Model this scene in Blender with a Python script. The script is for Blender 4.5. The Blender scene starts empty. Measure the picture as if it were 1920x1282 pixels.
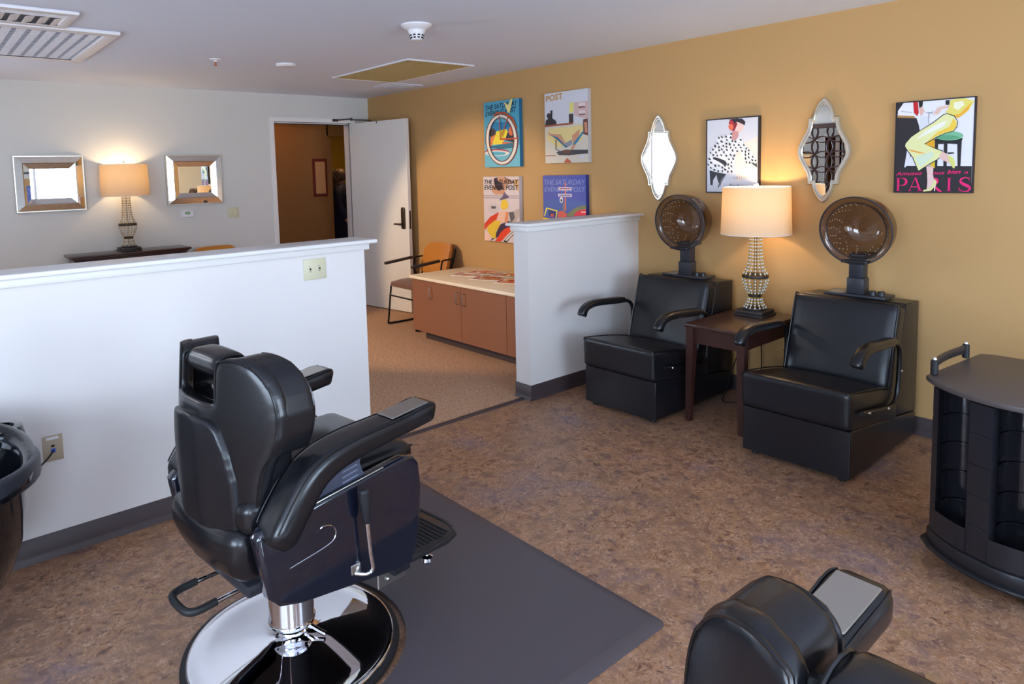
import bpy, bmesh, math, random
from mathutils import Vector, Matrix, geometry, noise
random.seed(7)
SC = bpy.context.scene
COL = SC.collection
PI = math.pi
XW, YP, YB, HC = 4.314, 3.217, 7.089, 2.422     # right wall, half-wall face, back wall, ceiling
XL, YN = -2.4, -2.3                              # left wall, near wall

# ---------------------------------------------------------------- materials
def lin(c):
    o = []
    for v in c[:3]:
        v = v/255.0
        o.append(v/12.92 if v <= .04045 else ((v+.055)/1.055)**2.4)
    return (*o, 1.0)
MC = {}
def mat(name, rgb=(128,128,128), rough=.5, metal=0.0, spec=.5, coat=0.0, bump=None, trans=0.0, emit=None, estr=0.0, ior=1.45, sheen=0.0):
    if name in MC: return MC[name]
    m = bpy.data.materials.new(name); m.use_nodes = True
    nt = m.node_tree; b = nt.nodes['Principled BSDF']
    b.inputs['Base Color'].default_value = lin(rgb)
    b.inputs['Roughness'].default_value = rough
    b.inputs['Metallic'].default_value = metal
    b.inputs['Specular IOR Level'].default_value = spec
    b.inputs['Coat Weight'].default_value = coat
    b.inputs['Coat Roughness'].default_value = .08
    b.inputs['Transmission Weight'].default_value = trans
    b.inputs['IOR'].default_value = ior
    b.inputs['Sheen Weight'].default_value = sheen
    if emit: b.inputs['Emission Color'].default_value = lin(emit); b.inputs['Emission Strength'].default_value = estr
    if bump:
        sc, st, dist = bump
        tc = nt.nodes.new('ShaderNodeTexCoord'); n = nt.nodes.new('ShaderNodeTexNoise'); bp = nt.nodes.new('ShaderNodeBump')
        n.inputs['Scale'].default_value = sc; n.inputs['Detail'].default_value = 3
        bp.inputs['Strength'].default_value = st; bp.inputs['Distance'].default_value = dist
        nt.links.new(tc.outputs['Object'], n.inputs['Vector']); nt.links.new(n.outputs['Fac'], bp.inputs['Height'])
        nt.links.new(bp.outputs['Normal'], b.inputs['Normal'])
    MC[name] = m
    return m
def flat(rgb, rough=.55):
    return mat('print_%d_%d_%d' % tuple(rgb), rgb, rough)

M_WALLW = mat('warm_white_paint', (208,208,204), .75, bump=(220,.08,.001))
M_PONY = mat('white_paint', (220,215,212), .7, bump=(260,.06,.001))
M_GOLD = mat('mustard_paint', (188,149,97), .75, bump=(240,.08,.001))
M_CEIL = mat('ceiling_paint', (220,230,248), .9)
M_TRIMW = mat('white_trim', (226,224,222), .35)
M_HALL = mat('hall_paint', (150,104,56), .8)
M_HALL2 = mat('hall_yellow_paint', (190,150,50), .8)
M_BASE = mat('brown_rubber_base', (66,54,55), .5)
M_LEATHER = mat('black_leather', (17,17,21), .27, spec=.6, bump=(90,.10,.002))
M_LEATHERD = mat('black_leather_piping', (14,14,17), .28, spec=.6)
M_VINYLB = mat('black_upholstery', (20,20,25), .32, spec=.55, bump=(60,.08,.002))
M_PANEL = mat('gloss_side_panel', (18,21,34), .07, spec=.7, coat=.4)
M_PLASTIC = mat('gloss_black_plastic', (13,14,18), .07, spec=.7, coat=.4)
M_PLAST2 = mat('satin_black_plastic', (32,32,36), .33)
M_PLAST3 = mat('dark_grey_plastic', (42,43,50), .38)
M_GREYP = mat('blue_grey_plastic', (70,74,90), .35)
M_CHROME = mat('chrome', (225,225,230), .04, metal=1)
M_STEEL = mat('brushed_steel', (190,188,182), .28, metal=1)
M_SILVER = mat('silver_leaf', (205,200,188), .3, metal=.75, bump=(30,.3,.003))
M_BRONZE = mat('dark_bronze', (74,60,50), .35, metal=.8)
M_IRON = mat('dark_iron', (62,56,54), .5, metal=.5)
M_MIRROR = mat('mirror_glass', (238,240,240), .005, metal=1)
M_WOOD = mat('dark_wood', (58,32,28), .28, coat=.25, bump=(40,.05,.001))
M_WOODT = mat('dark_wood_top', (66,42,36), .3, coat=.3)
M_CAB = mat('brown_laminate', (136,89,64), .5)
M_TOP = mat('cream_laminate', (238,224,200), .4)
M_DOOR = mat('door_paint', (226,224,220), .5)
M_IVORY = mat('ivory_plastic', (205,200,170), .4)
M_WHITEP = mat('white_plastic', (228,228,232), .4)
M_BEIGEP = mat('beige_plastic', (176,160,138), .45)
M_SEAT = mat('brown_fabric', (110,72,55), .9, sheen=.3)
M_ORANGE = mat('mustard_fabric', (192,122,40), .9, sheen=.3, bump=(300,.2,.001))
M_RUBBER = mat('black_rubber', (28,28,30), .55)
M_MAT = mat('grey_mat', (78,71,75), .45, bump=(60,.12,.002))
M_BLACKF = mat('black_frame', (34,32,40), .4)
M_CRYSTAL = mat('crystal_bead', (240,238,236), .08, trans=.25, ior=1.5)
M_GOLDB = mat('gold_bead', (215,170,60), .2, metal=1)
M_DARK = mat('dark_void', (10,10,12), .9)
M_SKIN = mat('skin', (205,150,120), .5)
M_HAIR = mat('brown_hair', (92,66,50), .5)
M_NAVY = mat('navy_cloth', (32,32,58), .85)
M_GREEN = mat('green_leaf', (70,120,30), .7)
M_LCD = mat('lcd', (130,165,125), .3)
M_GOLDMESH = mat('gold_filter', (196,168,112), .5, metal=.3)

def shader_vinyl():
    m = bpy.data.materials.new('mottled_vinyl'); m.use_nodes = True; nt = m.node_tree; N = nt.nodes; L = nt.links
    b = N['Principled BSDF']; tc = N.new('ShaderNodeTexCoord')
    warp = N.new('ShaderNodeTexNoise'); warp.inputs['Scale'].default_value = 5; warp.inputs['Detail'].default_value = 4
    add = N.new('ShaderNodeVectorMath'); add.operation = 'ADD'
    scl = N.new('ShaderNodeVectorMath'); scl.operation = 'SCALE'; scl.inputs[3].default_value = .10
    L.new(tc.outputs['Object'], warp.inputs['Vector']); L.new(warp.outputs['Color'], scl.inputs[0])
    L.new(tc.outputs['Object'], add.inputs[0]); L.new(scl.outputs[0], add.inputs[1])
    def nz(sc, det, rough=.6, dis=0, vec=None):
        n = N.new('ShaderNodeTexNoise'); n.inputs['Scale'].default_value = sc; n.inputs['Detail'].default_value = det
        n.inputs['Roughness'].default_value = rough; n.inputs['Distortion'].default_value = dis
        L.new((vec or add).outputs[0], n.inputs['Vector']); return n
    def ramp(src, stops):
        r = N.new('ShaderNodeValToRGB'); L.new(src, r.inputs[0]); e = r.color_ramp.elements
        while len(e) > 1: e.remove(e[0])
        e[0].position = stops[0][0]; e[0].color = lin(stops[0][1])
        for p_, c_ in stops[1:]:
            k = e.new(p_); k.color = lin(c_)
        return r
    n1 = nz(9.0, 7, .68, .3); n2 = nz(24, 7, .75, .4); n3 = nz(4.6, 5, .65, .3); n4 = nz(75, 5, .8, .3)
    r1 = ramp(n1.outputs['Fac'], [(.30,(96,72,66)),(.42,(124,92,74)),(.52,(150,112,82)),(.62,(128,96,84)),(.74,(104,84,84))])
    r2 = ramp(n2.outputs['Fac'], [(.30,(72,54,50)),(.42,(118,84,66)),(.50,(158,116,84)),(.58,(176,138,112)),(.70,(112,92,92))])
    r3 = ramp(n3.outputs['Fac'], [(.35,(120,84,58)),(.5,(142,104,80)),(.65,(112,92,94))])
    r4 = ramp(n4.outputs['Fac'], [(.33,(58,44,44)),(.46,(128,96,78)),(.6,(170,132,104)),(.72,(206,172,150))])
    def mixn(a, c, f):
        x = N.new('ShaderNodeMix'); x.data_type = 'RGBA'
        if isinstance(f, float): x.inputs[0].default_value = f
        else: L.new(f, x.inputs[0])
        L.new(a, x.inputs[6]); L.new(c, x.inputs[7]); return x.outputs[2]
    def mask(src, lo, hi):
        m_ = N.new('ShaderNodeMapRange'); m_.inputs[1].default_value = lo; m_.inputs[2].default_value = hi; L.new(src, m_.inputs[0]); return m_.outputs[0]
    vo = N.new('ShaderNodeTexVoronoi'); vo.inputs['Scale'].default_value = 27; vo.feature = 'F1'; L.new(add.outputs[0], vo.inputs['Vector'])
    sv = N.new('ShaderNodeSeparateColor'); L.new(vo.outputs['Color'], sv.inputs[0])
    rv = ramp(sv.outputs[0], [(.0,(92,66,58)),(.22,(134,98,76)),(.42,(158,116,84)),(.58,(118,90,84)),(.74,(146,112,74)),(.9,(104,78,74))])
    c = mixn(r1.outputs[0], rv.outputs[0], mask(n3.outputs['Fac'], .42, .56))
    c = mixn(c, r2.outputs[0], mask(n1.outputs['Fac'], .44, .56))
    n5 = nz(2.3, 4, .6, .3); rp5 = ramp(n2.outputs['Fac'], [(.35,(98,80,84)),(.5,(128,106,106)),(.65,(150,128,124))]); c = mixn(c, rp5.outputs[0], mask(n5.outputs['Fac'], .53, .70))
    c = mixn(c, r4.outputs[0], mask(n2.outputs['Fac'], .47, .60))
    br = N.new('ShaderNodeTexBrick'); br.offset = .5; br.inputs['Scale'].default_value = 1.0
    br.inputs['Brick Width'].default_value = .915; br.inputs['Row Height'].default_value = .457
    br.inputs['Mortar Size'].default_value = .0012; br.inputs['Mortar Smooth'].default_value = .3
    br.inputs['Color1'].default_value = (1,1,1,1); br.inputs['Color2'].default_value = (.95,.95,.95,1); br.inputs['Mortar'].default_value = (.8,.78,.78,1)
    L.new(tc.outputs['Object'], br.inputs['Vector'])
    mu = N.new('ShaderNodeMix'); mu.data_type = 'RGBA'; mu.blend_type = 'MULTIPLY'; mu.inputs[0].default_value = 1
    hs = N.new('ShaderNodeHueSaturation'); hs.inputs['Saturation'].default_value = 1.0; hs.inputs['Value'].default_value = 1.15; L.new(c, hs.inputs['Color']); c = hs.outputs[0]
    L.new(c, mu.inputs[6]); L.new(br.outputs['Color'], mu.inputs[7]); L.new(mu.outputs[2], b.inputs['Base Color'])
    b.inputs['Roughness'].default_value = .40; b.inputs['Specular IOR Level'].default_value = .4
    bp = N.new('ShaderNodeBump'); bp.inputs['Strength'].default_value = .12; bp.inputs['Distance'].default_value = .002
    L.new(n2.outputs['Fac'], bp.inputs['Height']); L.new(bp.outputs['Normal'], b.inputs['Normal'])
    return m
def shader_carpet():
    m = bpy.data.materials.new('loop_carpet'); m.use_nodes = True; nt = m.node_tree; N = nt.nodes; L = nt.links
    b = N['Principled BSDF']; tc = N.new('ShaderNodeTexCoord')
    mp = N.new('ShaderNodeMapping'); mp.inputs['Scale'].default_value = (1,1,1); mp.inputs['Rotation'].default_value = (0,0,.6)
    L.new(tc.outputs['Object'], mp.inputs[0])
    v = N.new('ShaderNodeTexVoronoi'); v.inputs['Scale'].default_value = 105; v.inputs['Randomness'].default_value = .45
    L.new(mp.outputs[0], v.inputs['Vector'])
    n = N.new('ShaderNodeTexNoise'); n.inputs['Scale'].default_value = 45; n.inputs['Detail'].default_value = 3; L.new(mp.outputs[0], n.inputs['Vector'])
    r = N.new('ShaderNodeValToRGB'); e = r.color_ramp.elements
    e[0].position = .05; e[0].color = lin((226,188,154)); e[1].position = .75; e[1].color = lin((154,112,84))
    L.new(v.outputs['Distance'], r.inputs[0])
    r2 = N.new('ShaderNodeValToRGB'); e = r2.color_ramp.elements
    e[0].position = .3; e[0].color = (.72,.7,.7,1); e[1].position = .7; e[1].color = (1.08,1.05,1.0,1); L.new(n.outputs['Fac'], r2.inputs[0])
    mu = N.new('ShaderNodeMix'); mu.data_type = 'RGBA'; mu.blend_type = 'MULTIPLY'; mu.inputs[0].default_value = 1
    L.new(r.outputs[0], mu.inputs[6]); L.new(r2.outputs[0], mu.inputs[7]); L.new(mu.outputs[2], b.inputs['Base Color'])
    b.inputs['Roughness'].default_value = .95
    bp = N.new('ShaderNodeBump'); bp.inputs['Strength'].default_value = .6; bp.inputs['Distance'].default_value = .004; bp.invert = True
    L.new(v.outputs['Distance'], bp.inputs['Height']); L.new(bp.outputs['Normal'], b.inputs['Normal'])
    return m
def shader_thin(name, tint, gloss=.12, rough=.02, see=.9):
    m = bpy.data.materials.new(name); m.use_nodes = True; nt = m.node_tree; N = nt.nodes; L = nt.links
    N.remove(N['Principled BSDF']); out = N['Material Output']
    t = N.new('ShaderNodeBsdfTransparent'); t.inputs[0].default_value = lin(tint)
    g = N.new('ShaderNodeBsdfGlossy'); g.inputs['Roughness'].default_value = rough
    d = N.new('ShaderNodeBsdfDiffuse'); d.inputs[0].default_value = lin([c*.4 for c in tint])
    fr = N.new('ShaderNodeLayerWeight'); fr.inputs[0].default_value = .5
    pw = N.new('ShaderNodeMath'); pw.operation = 'POWER'; pw.inputs[1].default_value = 4.0; L.new(fr.outputs['Facing'], pw.inputs[0])
    ma = N.new('ShaderNodeMath'); ma.operation = 'MULTIPLY_ADD'; ma.inputs[1].default_value = .55; ma.inputs[2].default_value = gloss*.2
    L.new(pw.outputs[0], ma.inputs[0])
    m1 = N.new('ShaderNodeMixShader'); m1.inputs[0].default_value = see; L.new(d.outputs[0], m1.inputs[1]); L.new(t.outputs[0], m1.inputs[2])
    m2 = N.new('ShaderNodeMixShader'); L.new(ma.outputs[0], m2.inputs[0]); L.new(m1.outputs[0], m2.inputs[1]); L.new(g.outputs[0], m2.inputs[2])
    L.new(m2.outputs[0], out.inputs[0]); return m
def shader_shade(name, rgb):
    m = bpy.data.materials.new(name); m.use_nodes = True; nt = m.node_tree; N = nt.nodes; L = nt.links
    N.remove(N['Principled BSDF']); out = N['Material Output']
    d = N.new('ShaderNodeBsdfDiffuse'); d.inputs[0].default_value = lin(rgb)
    t = N.new('ShaderNodeBsdfTranslucent'); t.inputs[0].default_value = lin((250,204,122))
    mx = N.new('ShaderNodeMixShader'); mx.inputs[0].default_value = .12
    L.new(d.outputs[0], mx.inputs[1]); L.new(t.outputs[0], mx.inputs[2]); L.new(mx.outputs[0], out.inputs[0]); return m
M_VINYL = shader_vinyl(); M_CARPET = shader_carpet()
M_SMOKE = shader_thin('smoked_acrylic', (208,197,186), .3, .03, .93)
M_SMOKE2 = shader_thin('smoked_acrylic_inner', (202,188,174), .3, .03, .9)
M_PANE = shader_thin('window_glass', (250,252,255), .1, .0, 1.0)
M_SHADE = shader_shade('linen_shade', (196,180,156))

# ---------------------------------------------------------------- mesh helpers
def finish(bm, name, m, parent=None, smooth=35, mats=None):
    bmesh.ops.remove_doubles(bm, verts=bm.verts, dist=1e-6)
    bmesh.ops.recalc_face_normals(bm, faces=bm.faces)
    me = bpy.data.meshes.new(name); bm.to_mesh(me); bm.free()
    return link(me, name, m, parent, smooth, mats)
def link(me, name, m, parent=None, smooth=35, mats=None):
    for x in (mats or [m]): me.materials.append(x)
    if smooth:
        me.polygons.foreach_set('use_smooth', [True]*len(me.polygons))
        me.set_sharp_from_angle(angle=math.radians(smooth))
    o = bpy.data.objects.new(name, me); COL.objects.link(o)
    if parent is not None: o.parent = parent
    return o
def thing(name, label, cat, loc=(0,0,0), rz=0, group=None):
    o = bpy.data.objects.new(name, None); COL.objects.link(o); o.empty_display_size = .1
    o.location = loc; o.rotation_euler = (0,0,rz); o['label'] = label; o['category'] = cat
    if group: o['group'] = group
    return o
def tag(o, label, cat, group=None):
    o['label'] = label; o['category'] = cat
    if group: o['group'] = group
    return o
def struct(o): o['kind'] = 'structure'; return o
def dup(root, loc, rz, label, group=None):
    r = root.copy(); COL.objects.link(r); r.location = loc; r.rotation_euler = (0,0,rz); r['label'] = label
    if group: r['group'] = group
    for ch in list(root.children):
        c = ch.copy(); COL.objects.link(c); c.parent = r
        for g in list(ch.children):
            d = g.copy(); COL.objects.link(d); d.parent = c
    return r
def BM(): return bmesh.new()
def box(bm, x0, x1, y0, y1, z0, z1, bev=0, seg=2, M=None):
    r = bmesh.ops.create_cube(bm, size=1.0)
    vs = r['verts']
    for v in vs:
        v.co = Vector(((x0+x1)/2+v.co.x*(x1-x0), (y0+y1)/2+v.co.y*(y1-y0), (z0+z1)/2+v.co.z*(z1-z0)))
    if bev > 0:
        es = list({e for v in vs for e in v.link_edges})
        q = bmesh.ops.bevel(bm, geom=es, offset=bev, segments=seg, affect='EDGES', profile=.5)
        vs = list({v for f in q['faces'] for v in f.verts} | {v for v in vs if v.is_valid})
    if M is not None:
        for v in vs: v.co = M @ v.co
    return vs
def prism(bm, pts, a, b, axis='y', bev=0, seg=2, M=None):
    """polygon pts in the two other axes, extruded from a to b along axis"""
    def P(u, v, w):
        return {'x': Vector((w,u,v)), 'y': Vector((u,w,v)), 'z': Vector((u,v,w))}[axis]
    A = [bm.verts.new(P(u,v,a)) for u,v in pts]; B = [bm.verts.new(P(u,v,b)) for u,v in pts]
    n = len(pts); fs = [bm.faces.new(A), bm.faces.new(B[::-1])]
    for i in range(n): fs.append(bm.faces.new((A[i], A[(i+1)%n], B[(i+1)%n], B[i])))
    vs = A+B
    bmesh.ops.recalc_face_normals(bm, faces=fs)
    if bev > 0:
        es = [e for e in {e for f in fs[:2] for e in f.edges}]
        if bev and seg:
            q = bmesh.ops.bevel(bm, geom=es, offset=bev, segments=seg, affect='EDGES', profile=.5, clamp_overlap=True)
            vs = list({v for f in q['faces'] for v in f.verts} | {v for v in vs if v.is_valid})
    if M is not None:
        for v in vs: v.co = M @ v.co
    return vs
def crom(pts, k=6, closed=False):
    P = [Vector(p) for p in pts]; n = len(P); out = []
    rng = range(n if closed else n-1)
    for i in rng:
        p0 = P[(i-1)%n] if closed or i > 0 else P[0]*2-P[1]
        p1 = P[i]; p2 = P[(i+1)%n]
        p3 = P[(i+2)%n] if closed or i+2 < n else P[-1]*2-P[-2]
        for j in range(k):
            t = j/k; t2 = t*t; t3 = t2*t
            out.append(.5*((2*p1)+(p2-p0)*t+(2*p0-5*p1+4*p2-p3)*t2+(3*p1-p0-3*p2+p3)*t3))
    if not closed: out.append(P[-1].copy())
    return out
def tube(bm, pts, r, n=8, smooth=0, closed=False, cap=True, rr=None):
    P = crom(pts, smooth, closed) if smooth else [Vector(p) for p in pts]
    m = len(P); rings = []
    T = []
    for i in range(m):
        a = P[(i-1)%m] if (closed or i > 0) else P[i]; b = P[(i+1)%m] if (closed or i < m-1) else P[i]
        t = (b-a); T.append(t.normalized() if t.length > 1e-9 else Vector((0,0,1)))
    up = Vector((0,0,1)) if abs(T[0].z) < .9 else Vector((1,0,0))
    nrm = (up - T[0]*up.dot(T[0])).normalized()
    for i in range(m):
        nrm = (nrm - T[i]*nrm.dot(T[i])); nrm = nrm.normalized() if nrm.length > 1e-6 else T[i].orthogonal().normalized()
        bn = T[i].cross(nrm); q = r if rr is None else rr[min(len(rr)-1, int(i*len(rr)/m))]
        rings.append([bm.verts.new(P[i]+(nrm*math.cos(2*PI*k/n)+bn*math.sin(2*PI*k/n))*q) for k in range(n)])
    for i in range(m if closed else m-1):
        A = rings[i]; B = rings[(i+1)%m]
        for k in range(n): bm.faces.new((A[k], A[(k+1)%n], B[(k+1)%n], B[k]))
    if cap and not closed: bm.faces.new(rings[0][::-1]); bm.faces.new(rings[-1])
def lathe(bm, prof, n=32, c=(0,0,0), M=None, cap=True):
    rings = []; mx = M or Matrix()
    for r, z in prof:
        if r < 1e-6: rings.append([bm.verts.new(mx @ Vector((c[0],c[1],c[2]+z)))])
        else: rings.append([bm.verts.new(mx @ Vector((c[0]+r*math.cos(2*PI*k/n), c[1]+r*math.sin(2*PI*k/n), c[2]+z))) for k in range(n)])
    for A, B in zip(rings, rings[1:]):
        if len(A) == 1 and len(B) == 1: continue
        for k in range(n):
            if len(A) == 1: bm.faces.new((A[0], B[k], B[(k+1)%n]))
            elif len(B) == 1: bm.faces.new((A[k], A[(k+1)%n], B[0]))
            else: bm.faces.new((A[k], A[(k+1)%n], B[(k+1)%n], B[k]))
    if cap:
        if len(rings[0]) > 1: bm.faces.new(rings[0][::-1])
        if len(rings[-1]) > 1: bm.faces.new(rings[-1])
def cyl(bm, c, r, z0, z1, n=20, bev=0):
    if bev: lathe(bm, [(r-bev,z0),(r,z0+bev),(r,z1-bev),(r-bev,z1)], n, (c[0],c[1],0))
    else: lathe(bm, [(r,z0),(r,z1)], n, (c[0],c[1],0))
def loft(bm, rings, cap=True):
    R = [[bm.verts.new(Vector(p)) for p in ring] for ring in rings]; n = len(R[0])
    for A, B in zip(R, R[1:]):
        for k in range(n): bm.faces.new((A[k], A[(k+1)%n], B[(k+1)%n], B[k]))
    if cap: bm.faces.new(R[0][::-1]); bm.faces.new(R[-1])
def rrect(w, h, r, k=4):
    o = []
    for cx, cy, a in ((w/2-r,h/2-r,0),(-w/2+r,h/2-r,90),(-w/2+r,-h/2+r,180),(w/2-r,-h/2+r,270)):
        for i in range(k+1):
            t = math.radians(a+90*i/k); o.append((cx+r*math.cos(t), cy+r*math.sin(t)))
    return o
def softbox(bm, c, h, r, bulge=(0,0,0), N=12, warp=None):
    """pillow-like box: centre c, half sizes h, edge radius r, faces bulged outward"""
    def tmap(i): 
        u = -1+2*i/N; return math.sin(u*PI/2)
    cache = {}
    def vert(i, j, k):
        key = (i,j,k)
        if key in cache: return cache[key]
        p = [tmap(i), tmap(j), tmap(k)]
        q = [max(-(h[a]-r), min(h[a]-r, p[a]*h[a])) for a in range(3)]
        d = Vector([p[a]*h[a]-q[a] for a in range(3)])
        if d.length > 1e-9: d = d.normalized()*r
        v = Vector(q)+d
        for a in range(3):
            o = [b for b in range(3) if b != a]
            v[a] += bulge[a]*p[a]*(1-p[o[0]]**2)*(1-p[o[1]]**2)
        v += Vector(c)
        if warp: v = Vector(warp(v))
        cache[key] = bm.verts.new(v); return cache[key]
    for a in range(3):
        for s in (0, N):
            for i in range(N):
                for j in range(N):
                    def g(u, w):
                        k = [0,0,0]; k[a] = s; k[(a+1)%3] = u; k[(a+2)%3] = w; return vert(*k)
                    f = (g(i,j), g(i+1,j), g(i+1,j+1), g(i,j+1))
                    bm.faces.new(f if s else f[::-1])
def remeshed(bm, voxel=.01, smooth=8, warp=None, fac=.5):
    me = bpy.data.meshes.new('tmp'); bmesh.ops.recalc_face_normals(bm, faces=bm.faces); bm.to_mesh(me); bm.free()
    o = bpy.data.objects.new('tmp', me); COL.objects.link(o)
    r = o.modifiers.new('r', 'REMESH'); r.mode = 'VOXEL'; r.voxel_size = voxel
    s = o.modifiers.new('s', 'SMOOTH'); s.factor = fac; s.iterations = smooth
    dg = bpy.context.evaluated_depsgraph_get(); dg.update()
    out = bpy.data.meshes.new_from_object(o.evaluated_get(dg))
    bpy.data.objects.remove(o); bpy.data.meshes.remove(me)
    if warp:
        for v in out.vertices: v.co = Vector(warp(v.co))
    return out
def skin_mesh(nodes, edges, sub=2, root=0):
    """nodes: (x,y,z,r). One continuous limb surface grown with the skin modifier."""
    me = bpy.data.meshes.new('tmp'); me.from_pydata([n[:3] for n in nodes], edges, [])
    o = bpy.data.objects.new('tmp', me); COL.objects.link(o)
    o.modifiers.new('k', 'SKIN'); sv = me.skin_vertices[0].data
    for i, n in enumerate(nodes): sv[i].radius = (n[3], n[4] if len(n) > 4 else n[3]); sv[i].use_root = (i == root)
    s = o.modifiers.new('s', 'SUBSURF'); s.levels = sub; s.render_levels = sub
    dg = bpy.context.evaluated_depsgraph_get(); dg.update()
    out = bpy.data.meshes.new_from_object(o.evaluated_get(dg))
    bpy.data.objects.remove(o); bpy.data.meshes.remove(me)
    out.materials.clear(); return out
def textmesh(s, size=1.0, shear=0, spacing=1.0, offset=0.0):
    """returns list of triangles (2D) of the text, left-bottom at the origin, and its width"""
    cu = bpy.data.curves.new('t', 'FONT'); cu.body = s; cu.size = size; cu.shear = shear; cu.space_character = spacing
    cu.offset = offset; cu.resolution_u = 3; cu.fill_mode = 'FRONT'
    o = bpy.data.objects.new('t', cu); COL.objects.link(o)
    dg = bpy.context.evaluated_depsgraph_get(); dg.update()
    me = bpy.data.meshes.new_from_object(o.evaluated_get(dg))
    V = [(v.co.x, v.co.y) for v in me.vertices]; F = [tuple(p.vertices) for p in me.polygons]
    bpy.data.objects.remove(o); bpy.data.curves.remove(cu); bpy.data.meshes.remove(me)
    x0 = min(v[0] for v in V); x1 = max(v[0] for v in V)
    return [(v[0]-x0, v[1]) for v in V], F, x1-x0
def band(path, widths, k=6):
    P = crom([(x,y,0) for x,y in path], k); n = len(P); L = []; R = []
    for i, p in enumerate(P):
        t = (P[min(i+1,n-1)]-P[max(i-1,0)]).normalized(); nn = Vector((-t.y,t.x,0))
        f = i/(n-1)*(len(widths)-1); a = int(min(f, len(widths)-2)); w = widths[a]+(widths[a+1]-widths[a])*(f-a)
        L.append(p+nn*w/2); R.append(p-nn*w/2)
    return [((L[i].x,L[i].y),(L[i+1].x,L[i+1].y),(R[i+1].x,R[i+1].y),(R[i].x,R[i].y)) for i in range(n-1)]
class Print:
    """flat printed face: origin o (bottom left), u axis, v axis, normal; inks stack 0.1 mm apart"""
    def __init__(s, o, u, v, n): s.o=Vector(o); s.u=Vector(u); s.v=Vector(v); s.n=Vector(n); s.bm=BM(); s.mats=[]; s.k=0
    def mi(s, rgb):
        m = flat(rgb)
        if m not in s.mats: s.mats.append(m)
        return s.mats.index(m)
    def P(s, a, b): return s.o+s.u*a+s.v*b+s.n*(s.k*.00012)
    def poly(s, pts, rgb):
        s.k += 1; idx = s.mi(rgb); vs = [s.bm.verts.new(s.P(a,b)) for a,b in pts]
        for t in geometry.tessellate_polygon([[Vector((a,b,0)) for a,b in pts]]):
            try: f = s.bm.faces.new([vs[i] for i in t]); f.material_index = idx
            except ValueError: pass
    def quads(s, qs, rgb):
        s.k += 1; idx = s.mi(rgb)
        for q in qs:
            f = s.bm.faces.new([s.bm.verts.new(s.P(a,b)) for a,b in q]); f.material_index = idx
    def text(s, txt, x, y, w, h, rgb, shear=0, bold=0, rise=0):
        V, F, tw = textmesh(txt, 1.0, shear, 1.0, bold); s.k += 1; idx = s.mi(rgb)
        vs = [s.bm.verts.new(s.P(x+a/tw*w, y+b*h/.72+rise*a/tw*w)) for a,b in V]
        for f_ in F:
            try: f = s.bm.faces.new([vs[i] for i in f_]); f.material_index = idx
            except ValueError: pass
    def done(s, name, parent):
        me = bpy.data.meshes.new(name)
        for f in s.bm.faces:
            f.normal_update()
            if f.normal.dot(s.n) < 0: f.normal_flip()
        s.bm.to_mesh(me); s.bm.free()
        return link(me, name, None, parent, 0, s.mats)
def screws(bm, pts, r=.006, axis='y', out=-1):
    for p in pts:
        M = Matrix.Translation(p) @ {'y': Matrix.Rotation(PI/2*(1 if out < 0 else -1), 4, 'X'), 'x': Matrix.Rotation(PI/2*out, 4, 'Y'), 'z': Matrix()}[axis]
        lathe(bm, [(r,0),(r,r*.4),(r*.6,r*.8),(0,r)], 10, M=M)
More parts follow.
